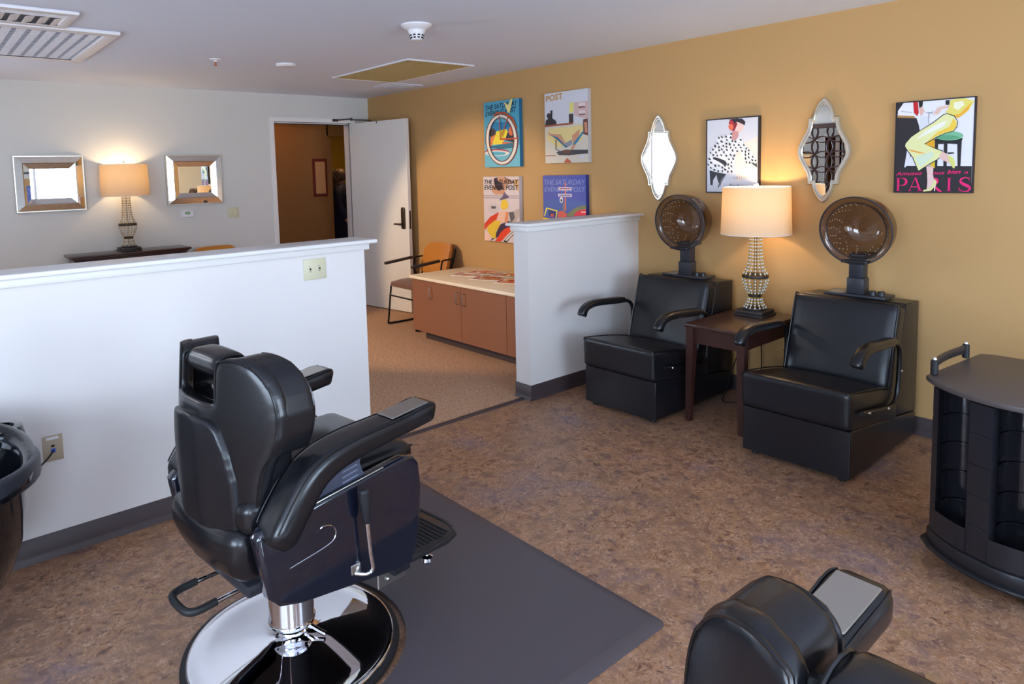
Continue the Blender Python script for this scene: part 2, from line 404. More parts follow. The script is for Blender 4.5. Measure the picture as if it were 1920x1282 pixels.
ART={
'paris':[((38,34,38),[(0,0.295),(0.995,0.277),(1,0),(0,0)]),
((36,32,38),[(0,1),(0.089,1),(0.019,0.915),(0.006,0.858),(0.27,0.822),(0.336,0.663),(0.352,0.588),(0.202,0.386),(0.118,0.272),(0,0.274)]),
((225,225,232),[(0.157,0.48),(0.204,0.398),(0.143,0.277),(0.123,0.275)]),
((228,228,236),[(0.087,0.999),(0.217,0.999),(0.269,0.86),(0.227,0.854),(0.013,0.875),(0.013,0.916)]),
((160,165,180),[(0.062,0.913),(0.205,0.89),(0.206,0.883),(0.055,0.904)]),
((190,25,35),[(0.217,1),(0.282,1),(0.298,0.878),(0.279,0.842),(0.231,0.882)]),
((26,24,28),[(0.29,1),(0.35,1),(0.344,0.946),(0.303,0.93)]),
((222,180,165),[(0.3,0.93),(0.344,0.943),(0.373,0.893),(0.349,0.855),(0.325,0.842),(0.311,0.877)]),
((170,125,70),[(0.008,0.867),(0.246,0.844),(0.244,0.821),(0.009,0.839)]),
((150,155,165),[(0.37,0.88),(0.469,0.874),(0.489,0.897),(0.477,0.859),(0.439,0.865),(0.436,0.743),(0.428,0.743),(0.425,0.865)]),
((215,218,225),[(0.319,0.84),(0.422,0.834),(0.429,0.721),(0.322,0.669),(0.307,0.727)]),
((30,28,32),[(0.524,0.561),(0.862,0.555),(0.857,0.28),(0.821,0.277),(0.809,0.515),(0.685,0.525),(0.684,0.277),(0.642,0.278),(0.638,0.523),(0.566,0.523),(0.564,0.276),(0.53,0.276)]),
((20,22,28),[(0.516,0.582),(0.872,0.578),(0.86,0.541),(0.524,0.547)]),
((120,185,145),[(0.88,0.602),(0.872,0.587),(0.846,0.574),(0.806,0.564),(0.755,0.559),(0.697,0.559),(0.639,0.564),(0.586,0.573),(0.543,0.586),(0.516,0.602),(0.506,0.618),(0.515,0.634),(0.542,0.647),(0.584,0.656),(0.637,0.661),(0.695,0.661),(0.752,0.656),(0.804,0.646),(0.845,0.633),(0.871,0.618)]),
((90,160,120),[(0.833,0.586),(0.826,0.578),(0.804,0.572),(0.77,0.568),(0.726,0.567),(0.677,0.567),(0.628,0.571),(0.583,0.576),(0.547,0.583),(0.524,0.59),(0.516,0.598),(0.524,0.606),(0.547,0.612),(0.582,0.616),(0.627,0.617),(0.676,0.616),(0.725,0.613),(0.769,0.608),(0.803,0.601),(0.826,0.593)]),
((24,22,26),[(0.64,0.992),(0.693,0.992),(0.689,0.94),(0.645,0.943)]),
((225,190,175),[(0.692,0.938),(0.602,0.93),(0.549,0.923),(0.496,0.866),(0.494,0.83),(0.526,0.862),(0.537,0.836),(0.577,0.867),(0.592,0.902),(0.685,0.905)]),
((228,215,110),[(0.709,0.994),(0.874,1),(0.999,0.962),(0.979,0.937),(0.928,0.864),(0.858,0.82),(0.805,0.79),(0.747,0.826),(0.641,0.864),(0.68,0.894),(0.696,0.951)]),
((238,238,205),[(0.746,0.964),(0.862,0.972),(0.876,0.928),(0.8,0.878),(0.747,0.903)]),
((235,175,50),[(0.97,0.954),(0.928,0.87),(0.858,0.82),(0.805,0.792),(0.749,0.826),(0.827,0.838),(0.902,0.899)]),
((225,165,25),[(0.364,0.533),(0.519,0.584),(0.526,0.478),(0.45,0.505)]),
((225,185,40),[(0.466,0.295),(0.533,0.339),(0.535,0.262),(0.496,0.269)]),
((22,22,22),[(0.617,0.842),(0.67,0.853),(0.765,0.819),(0.806,0.757),(0.799,0.697),(0.759,0.654),(0.649,0.632),(0.55,0.597),(0.395,0.527),(0.529,0.484),(0.635,0.449),(0.602,0.376),(0.562,0.349),(0.468,0.302),(0.318,0.225),(0.23,0.386),(0.146,0.475),(0.118,0.516),(0.127,0.551),(0.205,0.621),(0.349,0.697),(0.482,0.759),(0.562,0.806)]),
((228,228,165),[(0.622,0.835),(0.67,0.845),(0.757,0.812),(0.797,0.758),(0.79,0.701),(0.754,0.661),(0.649,0.64),(0.543,0.605),(0.383,0.532),(0.519,0.478),(0.623,0.443),(0.591,0.381),(0.557,0.357),(0.463,0.312),(0.321,0.236),(0.24,0.388),(0.157,0.478),(0.128,0.516),(0.137,0.546),(0.211,0.614),(0.352,0.69),(0.488,0.752),(0.568,0.8)]),
((240,200,70),[(0.75,0.793),(0.79,0.747),(0.785,0.703),(0.751,0.663),(0.649,0.643),(0.543,0.614),(0.408,0.55),(0.555,0.653),(0.7,0.707)]),
((238,238,225),[(0.405,0.677),(0.553,0.743),(0.672,0.775),(0.621,0.711),(0.487,0.662),(0.268,0.58)]),
((235,165,60),[(0.164,0.482),(0.299,0.453),(0.425,0.421),(0.299,0.435),(0.215,0.455)]),
((210,225,200),[(0.272,0.384),(0.492,0.447),(0.521,0.401),(0.399,0.313),(0.338,0.28)]),
((228,190,180),[(0.578,0.377),(0.624,0.443),(0.708,0.401),(0.767,0.328),(0.723,0.312),(0.643,0.342)]),
((215,215,120),[(0.694,0.405),(0.761,0.373),(0.788,0.325),(0.789,0.259),(0.766,0.259),(0.717,0.327)]),
((20,20,20),[(0.687,0.43),(0.775,0.428),(0.775,0.416),(0.707,0.409)]),
((228,195,190),[(0.423,0.287),(0.518,0.277),(0.514,0.197),(0.527,0.146),(0.554,0.118),(0.502,0.038),(0.437,0.009),(0.445,0.107),(0.438,0.198)]),
((225,220,150),[(0.54,0.143),(0.568,0.112),(0.558,0.072),(0.497,0.015),(0.393,0.001),(0.398,0.02),(0.474,0.038),(0.517,0.095)]),
((230,230,215),[(0.555,0.081),(0.546,0.009),(0.535,0.009),(0.538,0.07)])],
'fashion':[((236,218,208),[(0.583,0.547),(0.761,0.675),(1,0.742),(1,0.253),(0.612,0.145),(0.563,0.369)]),
((240,205,195),[(0.728,0.891),(0.724,0.864),(0.711,0.841),(0.689,0.823),(0.66,0.812),(0.629,0.809),(0.597,0.815),(0.567,0.828),(0.544,0.848),(0.528,0.873),(0.523,0.901),(0.527,0.927),(0.541,0.951),(0.563,0.969),(0.592,0.979),(0.624,0.982),(0.655,0.976),(0.684,0.962),(0.707,0.942),(0.723,0.918)]),
((205,150,150),[(0.508,0.84),(0.628,0.824),(0.63,0.757),(0.562,0.693),(0.469,0.707),(0.484,0.785)]),
((150,45,60),[(0.436,0.966),(0.57,0.993),(0.605,0.924),(0.55,0.832),(0.456,0.853)]),
((230,110,80),[(0.531,0.889),(0.529,0.876),(0.522,0.865),(0.511,0.856),(0.498,0.85),(0.482,0.849),(0.466,0.852),(0.452,0.858),(0.44,0.868),(0.433,0.88),(0.43,0.894),(0.432,0.907),(0.439,0.918),(0.45,0.927),(0.464,0.933),(0.479,0.934),(0.495,0.931),(0.509,0.924),(0.521,0.914),(0.528,0.902)]),
((200,50,60),[(0.584,0.964),(0.581,0.954),(0.573,0.945),(0.559,0.939),(0.541,0.935),(0.522,0.934),(0.502,0.937),(0.484,0.942),(0.469,0.95),(0.46,0.96),(0.456,0.971),(0.459,0.981),(0.468,0.99),(0.482,0.997),(0.5,1),(0.52,1),(0.539,0.998),(0.557,0.993),(0.572,0.984),(0.581,0.975)]),
((50,45,55),[(0.419,0.99),(0.586,1),(0.702,0.991),(0.761,0.944),(0.746,0.901),(0.671,0.932),(0.588,0.958),(0.564,0.926),(0.504,0.974)]),
((236,238,242),[(0.201,0.751),(0.357,0.773),(0.509,0.797),(0.494,0.718),(0.595,0.703),(0.677,0.755),(0.729,0.665),(0.829,0.574),(0.929,0.484),(0.996,0.373),(0.995,0.321),(0.868,0.386),(0.77,0.399),(0.683,0.545),(0.636,0.568),(0.567,0.525),(0.538,0.392),(0.55,0.268),(0.337,0.247),(0.054,0.307),(0.008,0.377),(0.075,0.537),(0.1,0.606),(0.203,0.682)]),
((60,62,68),[(0.051,0.301),(0.215,0.271),(0.397,0.247),(0.305,0.145),(0.273,0.076),(0.218,0.168),(0.198,0.237),(0.129,0.168),(0.114,0.087),(0.069,0.099)]),
((110,112,118),[(0.397,0.245),(0.339,0.179),(0.255,0.076),(0.235,0.042),(0.224,0.076),(0.304,0.191)]),
((52,55,62),[(0.129,0.49),(0.262,0.464),(0.384,0.428),(0.411,0.371),(0.342,0.372),(0.246,0.419),(0.121,0.462)]),
((70,72,78),[(0.867,0.403),(0.988,0.374),(0.995,0.324),(0.917,0.364)]),
((52,55,60),[(0.257,0.752),(0.259,0.739),(0.248,0.733),(0.232,0.739),(0.223,0.752),(0.229,0.763),(0.244,0.763)]),
((52,55,60),[(0.418,0.719),(0.421,0.706),(0.412,0.7),(0.396,0.704),(0.386,0.716),(0.39,0.726),(0.404,0.728)]),
((52,55,60),[(0.561,0.642),(0.555,0.631),(0.542,0.628),(0.532,0.636),(0.531,0.649),(0.541,0.657),(0.554,0.654)]),
((52,55,60),[(0.253,0.289),(0.246,0.276),(0.23,0.273),(0.215,0.281),(0.214,0.295),(0.226,0.304),(0.244,0.302)]),
((52,55,60),[(0.533,0.693),(0.521,0.684),(0.503,0.684),(0.493,0.695),(0.498,0.708),(0.515,0.713),(0.53,0.707)]),
((52,55,60),[(0.499,0.751),(0.499,0.738),(0.485,0.731),(0.467,0.737),(0.459,0.75),(0.467,0.762),(0.485,0.762)]),
((52,55,60),[(0.919,0.478),(0.929,0.463),(0.923,0.456),(0.906,0.461),(0.89,0.475),(0.888,0.487),(0.9,0.489)]),
((52,55,60),[(0.538,0.572),(0.538,0.557),(0.524,0.55),(0.507,0.557),(0.499,0.572),(0.506,0.584),(0.524,0.584)]),
((52,55,60),[(0.628,0.552),(0.616,0.543),(0.599,0.544),(0.589,0.554),(0.594,0.566),(0.61,0.571),(0.625,0.564)]),
((52,55,60),[(0.189,0.64),(0.186,0.623),(0.17,0.618),(0.152,0.628),(0.147,0.646),(0.158,0.658),(0.176,0.656)]),
((52,55,60),[(0.067,0.47),(0.081,0.455),(0.075,0.445),(0.053,0.446),(0.032,0.459),(0.027,0.473),(0.043,0.478)]),
((52,55,60),[(0.307,0.511),(0.311,0.497),(0.301,0.491),(0.286,0.497),(0.276,0.511),(0.28,0.522),(0.294,0.522)]),
((52,55,60),[(0.496,0.606),(0.489,0.596),(0.476,0.595),(0.467,0.604),(0.47,0.616),(0.481,0.622),(0.493,0.618)]),
((52,55,60),[(0.656,0.645),(0.658,0.634),(0.645,0.626),(0.628,0.629),(0.619,0.64),(0.625,0.651),(0.642,0.653)]),
((52,55,60),[(0.791,0.454),(0.789,0.438),(0.775,0.432),(0.759,0.442),(0.753,0.46),(0.762,0.472),(0.779,0.47)]),
((52,55,60),[(0.265,0.619),(0.255,0.606),(0.238,0.604),(0.228,0.616),(0.232,0.632),(0.247,0.64),(0.262,0.635)]),
((52,55,60),[(0.201,0.556),(0.205,0.543),(0.196,0.536),(0.18,0.541),(0.17,0.554),(0.172,0.565),(0.186,0.566)]),
((52,55,60),[(0.446,0.277),(0.44,0.262),(0.427,0.259),(0.417,0.27),(0.417,0.287),(0.428,0.297),(0.441,0.293)]),
((52,55,60),[(0.316,0.706),(0.328,0.691),(0.32,0.68),(0.298,0.683),(0.278,0.696),(0.276,0.711),(0.292,0.715)]),
((52,55,60),[(0.8,0.591),(0.8,0.578),(0.79,0.573),(0.777,0.579),(0.77,0.593),(0.775,0.603),(0.789,0.602)]),
((52,55,60),[(0.689,0.715),(0.701,0.703),(0.697,0.694),(0.679,0.695),(0.662,0.705),(0.658,0.716),(0.67,0.721)]),
((52,55,60),[(0.151,0.51),(0.139,0.499),(0.121,0.5),(0.111,0.511),(0.116,0.524),(0.133,0.53),(0.149,0.523)]),
((52,55,60),[(0.271,0.579),(0.268,0.568),(0.253,0.563),(0.238,0.569),(0.233,0.581),(0.243,0.59),(0.26,0.589)]),
((52,55,60),[(0.85,0.513),(0.843,0.499),(0.829,0.496),(0.818,0.507),(0.818,0.523),(0.83,0.533),(0.844,0.528)]),
((52,55,60),[(0.914,0.437),(0.924,0.424),(0.917,0.414),(0.898,0.416),(0.882,0.428),(0.881,0.44),(0.895,0.444)]),
((52,55,60),[(0.982,0.424),(0.981,0.413),(0.968,0.407),(0.953,0.412),(0.947,0.424),(0.955,0.433),(0.971,0.433)]),
((52,55,60),[(0.496,0.513),(0.507,0.498),(0.501,0.49),(0.483,0.495),(0.466,0.509),(0.463,0.522),(0.477,0.524)]),
((52,55,60),[(0.788,0.502),(0.783,0.486),(0.771,0.482),(0.76,0.494),(0.759,0.511),(0.769,0.522),(0.782,0.518)]),
((52,55,60),[(0.467,0.329),(0.469,0.316),(0.459,0.31),(0.445,0.315),(0.436,0.328),(0.44,0.339),(0.454,0.339)]),
((52,55,60),[(0.334,0.344),(0.342,0.329),(0.334,0.321),(0.315,0.326),(0.301,0.341),(0.301,0.354),(0.316,0.355)]),
((52,55,60),[(0.518,0.404),(0.514,0.393),(0.502,0.389),(0.49,0.396),(0.488,0.408),(0.497,0.416),(0.511,0.414)]),
((52,55,60),[(0.597,0.608),(0.603,0.597),(0.595,0.589),(0.58,0.59),(0.568,0.6),(0.569,0.61),(0.582,0.614)]),
((52,55,60),[(0.355,0.636),(0.349,0.624),(0.333,0.622),(0.32,0.63),(0.319,0.642),(0.332,0.65),(0.348,0.647)]),
((52,55,60),[(0.337,0.286),(0.328,0.273),(0.315,0.271),(0.307,0.282),(0.312,0.297),(0.324,0.305),(0.335,0.3)]),
((52,55,60),[(0.426,0.583),(0.431,0.569),(0.422,0.562),(0.406,0.567),(0.393,0.581),(0.395,0.592),(0.41,0.594)]),
((52,55,60),[(0.197,0.371),(0.199,0.354),(0.185,0.346),(0.165,0.354),(0.155,0.371),(0.162,0.384),(0.181,0.384)]),
((52,55,60),[(0.851,0.472),(0.857,0.457),(0.848,0.449),(0.831,0.454),(0.818,0.468),(0.82,0.481),(0.834,0.482)]),
((52,55,60),[(0.104,0.42),(0.119,0.406),(0.113,0.395),(0.092,0.396),(0.07,0.408),(0.065,0.422),(0.081,0.427)]),
((52,55,60),[(0.394,0.317),(0.403,0.303),(0.394,0.293),(0.374,0.294),(0.358,0.306),(0.358,0.319),(0.374,0.324)]),
((52,55,60),[(0.81,0.407),(0.813,0.393),(0.803,0.387),(0.788,0.394),(0.78,0.408),(0.784,0.419),(0.797,0.419)]),
((52,55,60),[(0.367,0.547),(0.358,0.533),(0.345,0.531),(0.338,0.543),(0.343,0.56),(0.355,0.569),(0.366,0.564)]),
((52,55,60),[(0.101,0.342),(0.108,0.331),(0.1,0.323),(0.083,0.325),(0.07,0.335),(0.071,0.346),(0.084,0.349)]),
((52,55,60),[(0.049,0.386),(0.055,0.373),(0.046,0.366),(0.03,0.371),(0.019,0.384),(0.02,0.396),(0.034,0.396)]),
((52,55,60),[(0.578,0.494),(0.565,0.482),(0.548,0.483),(0.539,0.494),(0.545,0.508),(0.561,0.515),(0.576,0.508)]),
((52,55,60),[(0.238,0.68),(0.251,0.665),(0.245,0.657),(0.226,0.661),(0.207,0.675),(0.203,0.689),(0.217,0.691)]),
((52,55,60),[(0.593,0.695),(0.603,0.682),(0.596,0.672),(0.577,0.673),(0.56,0.684),(0.559,0.697),(0.573,0.702)]),
((52,55,60),[(0.415,0.675),(0.425,0.662),(0.418,0.652),(0.4,0.653),(0.383,0.664),(0.381,0.676),(0.396,0.681)]),
((52,55,60),[(0.53,0.283),(0.525,0.269),(0.509,0.264),(0.494,0.272),(0.49,0.287),(0.501,0.297),(0.519,0.295)]),
((52,55,60),[(0.757,0.638),(0.762,0.625),(0.754,0.618),(0.739,0.623),(0.727,0.637),(0.729,0.648),(0.742,0.649)]),
((52,55,60),[(0.942,0.384),(0.944,0.37),(0.935,0.364),(0.921,0.372),(0.914,0.387),(0.918,0.398),(0.931,0.397)]),
((52,55,60),[(0.409,0.766),(0.413,0.751),(0.403,0.744),(0.385,0.75),(0.374,0.764),(0.378,0.776),(0.394,0.777)]),
((52,55,60),[(0.724,0.561),(0.728,0.55),(0.718,0.543),(0.702,0.545),(0.693,0.555),(0.696,0.565),(0.71,0.568)]),
((52,55,60),[(0.418,0.508),(0.425,0.496),(0.416,0.487),(0.398,0.487),(0.385,0.497),(0.386,0.509),(0.401,0.513)]),
((52,55,60),[(0.322,0.765),(0.336,0.752),(0.333,0.743),(0.314,0.746),(0.294,0.759),(0.288,0.771),(0.3,0.774)]),
((52,55,60),[(0.399,0.366),(0.398,0.354),(0.384,0.348),(0.366,0.352),(0.359,0.364),(0.368,0.374),(0.386,0.375)]),
((52,55,60),[(0.15,0.594),(0.147,0.58),(0.132,0.575),(0.117,0.583),(0.112,0.598),(0.122,0.608),(0.138,0.607)]),
((52,55,60),[(0.464,0.456),(0.474,0.446),(0.469,0.437),(0.453,0.438),(0.438,0.447),(0.435,0.457),(0.447,0.462)]),
((52,55,60),[(0.267,0.371),(0.276,0.361),(0.271,0.352),(0.255,0.352),(0.24,0.36),(0.238,0.37),(0.25,0.375)]),
((52,55,60),[(0.701,0.611),(0.707,0.6),(0.699,0.592),(0.683,0.593),(0.672,0.602),(0.673,0.613),(0.686,0.617)]),
((52,55,60),[(0.177,0.316),(0.188,0.304),(0.182,0.294),(0.163,0.293),(0.145,0.303),(0.143,0.315),(0.157,0.321)]),
((52,55,60),[(0.526,0.354),(0.525,0.34),(0.514,0.335),(0.5,0.342),(0.494,0.356),(0.5,0.366),(0.515,0.365)]),
((52,55,60),[(0.559,0.456),(0.558,0.442),(0.545,0.436),(0.529,0.443),(0.522,0.458),(0.53,0.469),(0.546,0.469)]),
((52,55,60),[(0.459,0.373),(0.447,0.359),(0.433,0.358),(0.427,0.37),(0.434,0.387),(0.449,0.395),(0.46,0.389)]),
((52,55,60),[(0.796,0.543),(0.786,0.529),(0.771,0.528),(0.764,0.54),(0.768,0.556),(0.782,0.564),(0.794,0.558)]),
((52,55,60),[(0.424,0.627),(0.426,0.614),(0.414,0.608),(0.398,0.612),(0.389,0.625),(0.395,0.635),(0.41,0.636)]),
((52,55,60),[(0.493,0.656),(0.489,0.639),(0.474,0.634),(0.458,0.645),(0.454,0.663),(0.465,0.675),(0.482,0.672)]),
((52,55,60),[(0.851,0.566),(0.861,0.554),(0.856,0.546),(0.84,0.549),(0.824,0.56),(0.821,0.571),(0.833,0.574)]),
((52,55,60),[(0.327,0.595),(0.336,0.583),(0.33,0.575),(0.312,0.577),(0.297,0.587),(0.296,0.599),(0.309,0.603)]),
((52,55,60),[(0.235,0.507),(0.232,0.493),(0.221,0.489),(0.21,0.498),(0.207,0.513),(0.215,0.523),(0.228,0.52)]),
((52,55,60),[(0.096,0.553),(0.101,0.541),(0.093,0.535),(0.078,0.539),(0.067,0.55),(0.069,0.56),(0.082,0.561)]),
((52,55,60),[(0.88,0.392),(0.87,0.38),(0.855,0.378),(0.847,0.39),(0.851,0.405),(0.864,0.413),(0.877,0.407)]),
((52,55,60),[(1,0.38),(1,0.368),(1,0.361),(0.986,0.365),(0.977,0.376),(0.98,0.386),(0.993,0.388)]),
((52,55,60),[(0.517,0.8),(0.524,0.787),(0.516,0.779),(0.498,0.782),(0.485,0.794),(0.485,0.806),(0.499,0.808)])],
'wheel':[((110,185,205),[(0,0.353),(1,0.318),(1,0),(0,0)]),
((30,125,175),[(0.21,0.691),(0.857,0.658),(0.857,0.502),(0.21,0.461)]),
((235,215,60),[(0.365,0.546),(0.646,0.568),(0.689,0.509),(0.518,0.347),(0.254,0.344),(0.232,0.414)]),
((60,50,60),[(0.343,0.524),(0.338,0.503),(0.324,0.485),(0.302,0.47),(0.274,0.462),(0.243,0.459),(0.212,0.464),(0.184,0.475),(0.162,0.491),(0.148,0.511),(0.143,0.533),(0.148,0.554),(0.162,0.573),(0.184,0.587),(0.212,0.595),(0.243,0.597),(0.274,0.593),(0.302,0.582),(0.324,0.565),(0.338,0.546)]),
((225,130,70),[(0.187,0.462),(0.343,0.501),(0.254,0.39),(0.199,0.311),(0.143,0.336)]),
((30,45,60),[(0.667,0.51),(0.857,0.524),(0.878,0.357),(0.604,0.4)]),
((215,110,70),[(0.84,0.525),(0.837,0.505),(0.828,0.486),(0.813,0.472),(0.794,0.463),(0.773,0.461),(0.753,0.465),(0.734,0.476),(0.719,0.491),(0.709,0.51),(0.706,0.531),(0.709,0.552),(0.718,0.57),(0.733,0.584),(0.752,0.593),(0.773,0.595),(0.794,0.591),(0.813,0.581),(0.827,0.565),(0.837,0.546)]),
((215,110,60),[(0.518,0.381),(0.858,0.357),(0.816,0.292),(0.539,0.335)]),
((45,110,135),[(0.165,0.324),(0.816,0.359),(0.858,0.279),(0.453,0.269),(0.188,0.3)]),
((175,60,80),[(0.721,0.216),(0.704,0.201),(0.654,0.188),(0.576,0.179),(0.477,0.174),(0.365,0.174),(0.252,0.18),(0.15,0.19),(0.067,0.203),(0.014,0.219),(0,0.236),(0.014,0.252),(0.067,0.265),(0.15,0.274),(0.252,0.278),(0.365,0.277),(0.477,0.272),(0.576,0.261),(0.654,0.248),(0.704,0.232)]),
((225,225,220),[(0.711,0.203),(0.694,0.19),(0.646,0.179),(0.57,0.172),(0.473,0.168),(0.365,0.169),(0.256,0.173),(0.156,0.182),(0.076,0.194),(0.025,0.208),(0.007,0.222),(0.025,0.235),(0.076,0.246),(0.156,0.253),(0.256,0.257),(0.365,0.256),(0.473,0.25),(0.57,0.241),(0.646,0.23),(0.694,0.217)]),
((90,175,200),[(0.626,0.202),(0.613,0.193),(0.574,0.186),(0.515,0.182),(0.439,0.18),(0.354,0.18),(0.269,0.184),(0.191,0.19),(0.129,0.198),(0.089,0.207),(0.075,0.216),(0.089,0.225),(0.129,0.232),(0.191,0.237),(0.269,0.239),(0.354,0.238),(0.439,0.234),(0.515,0.228),(0.574,0.22),(0.612,0.211)]),
((120,50,45),[(0.972,0.398),(0.963,0.323),(0.935,0.327),(0.943,0.399)]),
((120,50,45),[(0.963,0.323),(0.938,0.252),(0.912,0.259),(0.935,0.327)]),
((120,50,45),[(0.938,0.252),(0.897,0.187),(0.873,0.196),(0.912,0.259)]),
((120,50,45),[(0.897,0.187),(0.842,0.13),(0.821,0.142),(0.873,0.196)]),
((120,50,45),[(0.842,0.13),(0.773,0.084),(0.757,0.097),(0.821,0.142)]),
((120,50,45),[(0.773,0.084),(0.695,0.049),(0.683,0.064),(0.757,0.097)]),
((120,50,45),[(0.695,0.049),(0.609,0.029),(0.603,0.044),(0.683,0.064)]),
((120,50,45),[(0.609,0.029),(0.518,0.023),(0.518,0.039),(0.603,0.044)]),
((120,50,45),[(0.518,0.023),(0.427,0.032),(0.433,0.047),(0.518,0.039)]),
((120,50,45),[(0.427,0.032),(0.338,0.056),(0.35,0.071),(0.433,0.047)]),
((120,50,45),[(0.338,0.056),(0.256,0.094),(0.273,0.107),(0.35,0.071)]),
((120,50,45),[(0.256,0.094),(0.183,0.145),(0.205,0.156),(0.273,0.107)]),
((120,50,45),[(0.183,0.145),(0.123,0.207),(0.149,0.216),(0.205,0.156)]),
((120,50,45),[(0.123,0.207),(0.078,0.278),(0.107,0.283),(0.149,0.216)]),
((120,50,45),[(0.078,0.278),(0.05,0.354),(0.081,0.356),(0.107,0.283)]),
((120,50,45),[(0.05,0.354),(0.041,0.433),(0.073,0.431),(0.081,0.356)]),
((120,50,45),[(0.041,0.433),(0.05,0.51),(0.081,0.506),(0.073,0.431)]),
((120,50,45),[(0.05,0.51),(0.078,0.584),(0.107,0.577),(0.081,0.506)]),
((120,50,45),[(0.078,0.584),(0.123,0.651),(0.149,0.641),(0.107,0.577)]),
((120,50,45),[(0.123,0.651),(0.183,0.708),(0.205,0.696),(0.149,0.641)]),
((120,50,45),[(0.183,0.708),(0.255,0.754),(0.273,0.74),(0.205,0.696)]),
((120,50,45),[(0.255,0.754),(0.337,0.786),(0.349,0.77),(0.273,0.74)]),
((120,50,45),[(0.337,0.786),(0.426,0.803),(0.432,0.787),(0.349,0.77)]),
((120,50,45),[(0.426,0.803),(0.517,0.805),(0.517,0.79),(0.432,0.787)]),
((120,50,45),[(0.517,0.805),(0.607,0.793),(0.601,0.778),(0.517,0.79)]),
((120,50,45),[(0.607,0.793),(0.693,0.766),(0.681,0.752),(0.601,0.778)]),
((120,50,45),[(0.693,0.766),(0.771,0.726),(0.755,0.714),(0.681,0.752)]),
((120,50,45),[(0.771,0.726),(0.84,0.674),(0.819,0.664),(0.755,0.714)]),
((120,50,45),[(0.84,0.674),(0.896,0.613),(0.872,0.606),(0.819,0.664)]),
((120,50,45),[(0.896,0.613),(0.937,0.545),(0.91,0.541),(0.872,0.606)]),
((120,50,45),[(0.937,0.545),(0.963,0.473),(0.934,0.471),(0.91,0.541)]),
((120,50,45),[(0.963,0.473),(0.972,0.398),(0.943,0.399),(0.934,0.471)]),
((228,224,212),[(0.943,0.399),(0.935,0.327),(0.866,0.337),(0.872,0.401)]),
((228,224,212),[(0.935,0.327),(0.912,0.259),(0.846,0.276),(0.866,0.337)]),
((228,224,212),[(0.912,0.259),(0.873,0.196),(0.814,0.219),(0.846,0.276)]),
((228,224,212),[(0.873,0.196),(0.821,0.142),(0.77,0.17),(0.814,0.219)]),
((228,224,212),[(0.821,0.142),(0.757,0.097),(0.717,0.13),(0.77,0.17)]),
((228,224,212),[(0.757,0.097),(0.683,0.064),(0.656,0.1),(0.717,0.13)]),
((228,224,212),[(0.683,0.064),(0.603,0.044),(0.589,0.082),(0.656,0.1)]),
((228,224,212),[(0.603,0.044),(0.518,0.039),(0.518,0.077),(0.589,0.082)]),
((228,224,212),[(0.518,0.039),(0.433,0.047),(0.447,0.085),(0.518,0.077)]),
((228,224,212),[(0.433,0.047),(0.35,0.071),(0.379,0.106),(0.447,0.085)]),
((228,224,212),[(0.35,0.071),(0.273,0.107),(0.315,0.139),(0.379,0.106)]),
((228,224,212),[(0.273,0.107),(0.205,0.156),(0.259,0.183),(0.315,0.139)]),
((228,224,212),[(0.205,0.156),(0.149,0.216),(0.213,0.236),(0.259,0.183)]),
((228,224,212),[(0.149,0.216),(0.107,0.283),(0.178,0.296),(0.213,0.236)]),
((228,224,212),[(0.107,0.283),(0.081,0.356),(0.157,0.361),(0.178,0.296)]),
((228,224,212),[(0.081,0.356),(0.073,0.431),(0.149,0.428),(0.157,0.361)]),
((228,224,212),[(0.073,0.431),(0.081,0.506),(0.157,0.495),(0.149,0.428)]),
((228,224,212),[(0.081,0.506),(0.107,0.577),(0.178,0.559),(0.157,0.495)]),
((228,224,212),[(0.107,0.577),(0.149,0.641),(0.212,0.616),(0.178,0.559)]),
((228,224,212),[(0.149,0.641),(0.205,0.696),(0.258,0.666),(0.212,0.616)]),
((228,224,212),[(0.205,0.696),(0.273,0.74),(0.314,0.705),(0.258,0.666)]),
((228,224,212),[(0.273,0.74),(0.349,0.77),(0.378,0.733),(0.314,0.705)]),
((228,224,212),[(0.349,0.77),(0.432,0.787),(0.446,0.749),(0.378,0.733)]),
((228,224,212),[(0.432,0.787),(0.517,0.79),(0.517,0.751),(0.446,0.749)]),
((228,224,212),[(0.517,0.79),(0.601,0.778),(0.587,0.741),(0.517,0.751)]),
((228,224,212),[(0.601,0.778),(0.681,0.752),(0.654,0.718),(0.587,0.741)]),
((228,224,212),[(0.681,0.752),(0.755,0.714),(0.715,0.684),(0.654,0.718)]),
((228,224,212),[(0.755,0.714),(0.819,0.664),(0.769,0.64),(0.715,0.684)]),
((228,224,212),[(0.819,0.664),(0.872,0.606),(0.813,0.588),(0.769,0.64)]),
((228,224,212),[(0.872,0.606),(0.91,0.541),(0.845,0.529),(0.813,0.588)]),
((228,224,212),[(0.91,0.541),(0.934,0.471),(0.865,0.466),(0.845,0.529)]),
((228,224,212),[(0.934,0.471),(0.943,0.399),(0.872,0.401),(0.865,0.466)]),
((110,50,45),[(0.872,0.401),(0.866,0.337),(0.845,0.34),(0.851,0.402)]),
((110,50,45),[(0.866,0.337),(0.846,0.276),(0.827,0.28),(0.845,0.34)]),
((110,50,45),[(0.846,0.276),(0.814,0.219),(0.796,0.226),(0.827,0.28)]),
((110,50,45),[(0.814,0.219),(0.77,0.17),(0.755,0.178),(0.796,0.226)]),
((110,50,45),[(0.77,0.17),(0.717,0.13),(0.705,0.139),(0.755,0.178)]),
((110,50,45),[(0.717,0.13),(0.656,0.1),(0.647,0.111),(0.705,0.139)]),
((110,50,45),[(0.656,0.1),(0.589,0.082),(0.584,0.094),(0.647,0.111)]),
((110,50,45),[(0.589,0.082),(0.518,0.077),(0.518,0.089),(0.584,0.094)]),
((110,50,45),[(0.518,0.077),(0.447,0.085),(0.452,0.096),(0.518,0.089)]),
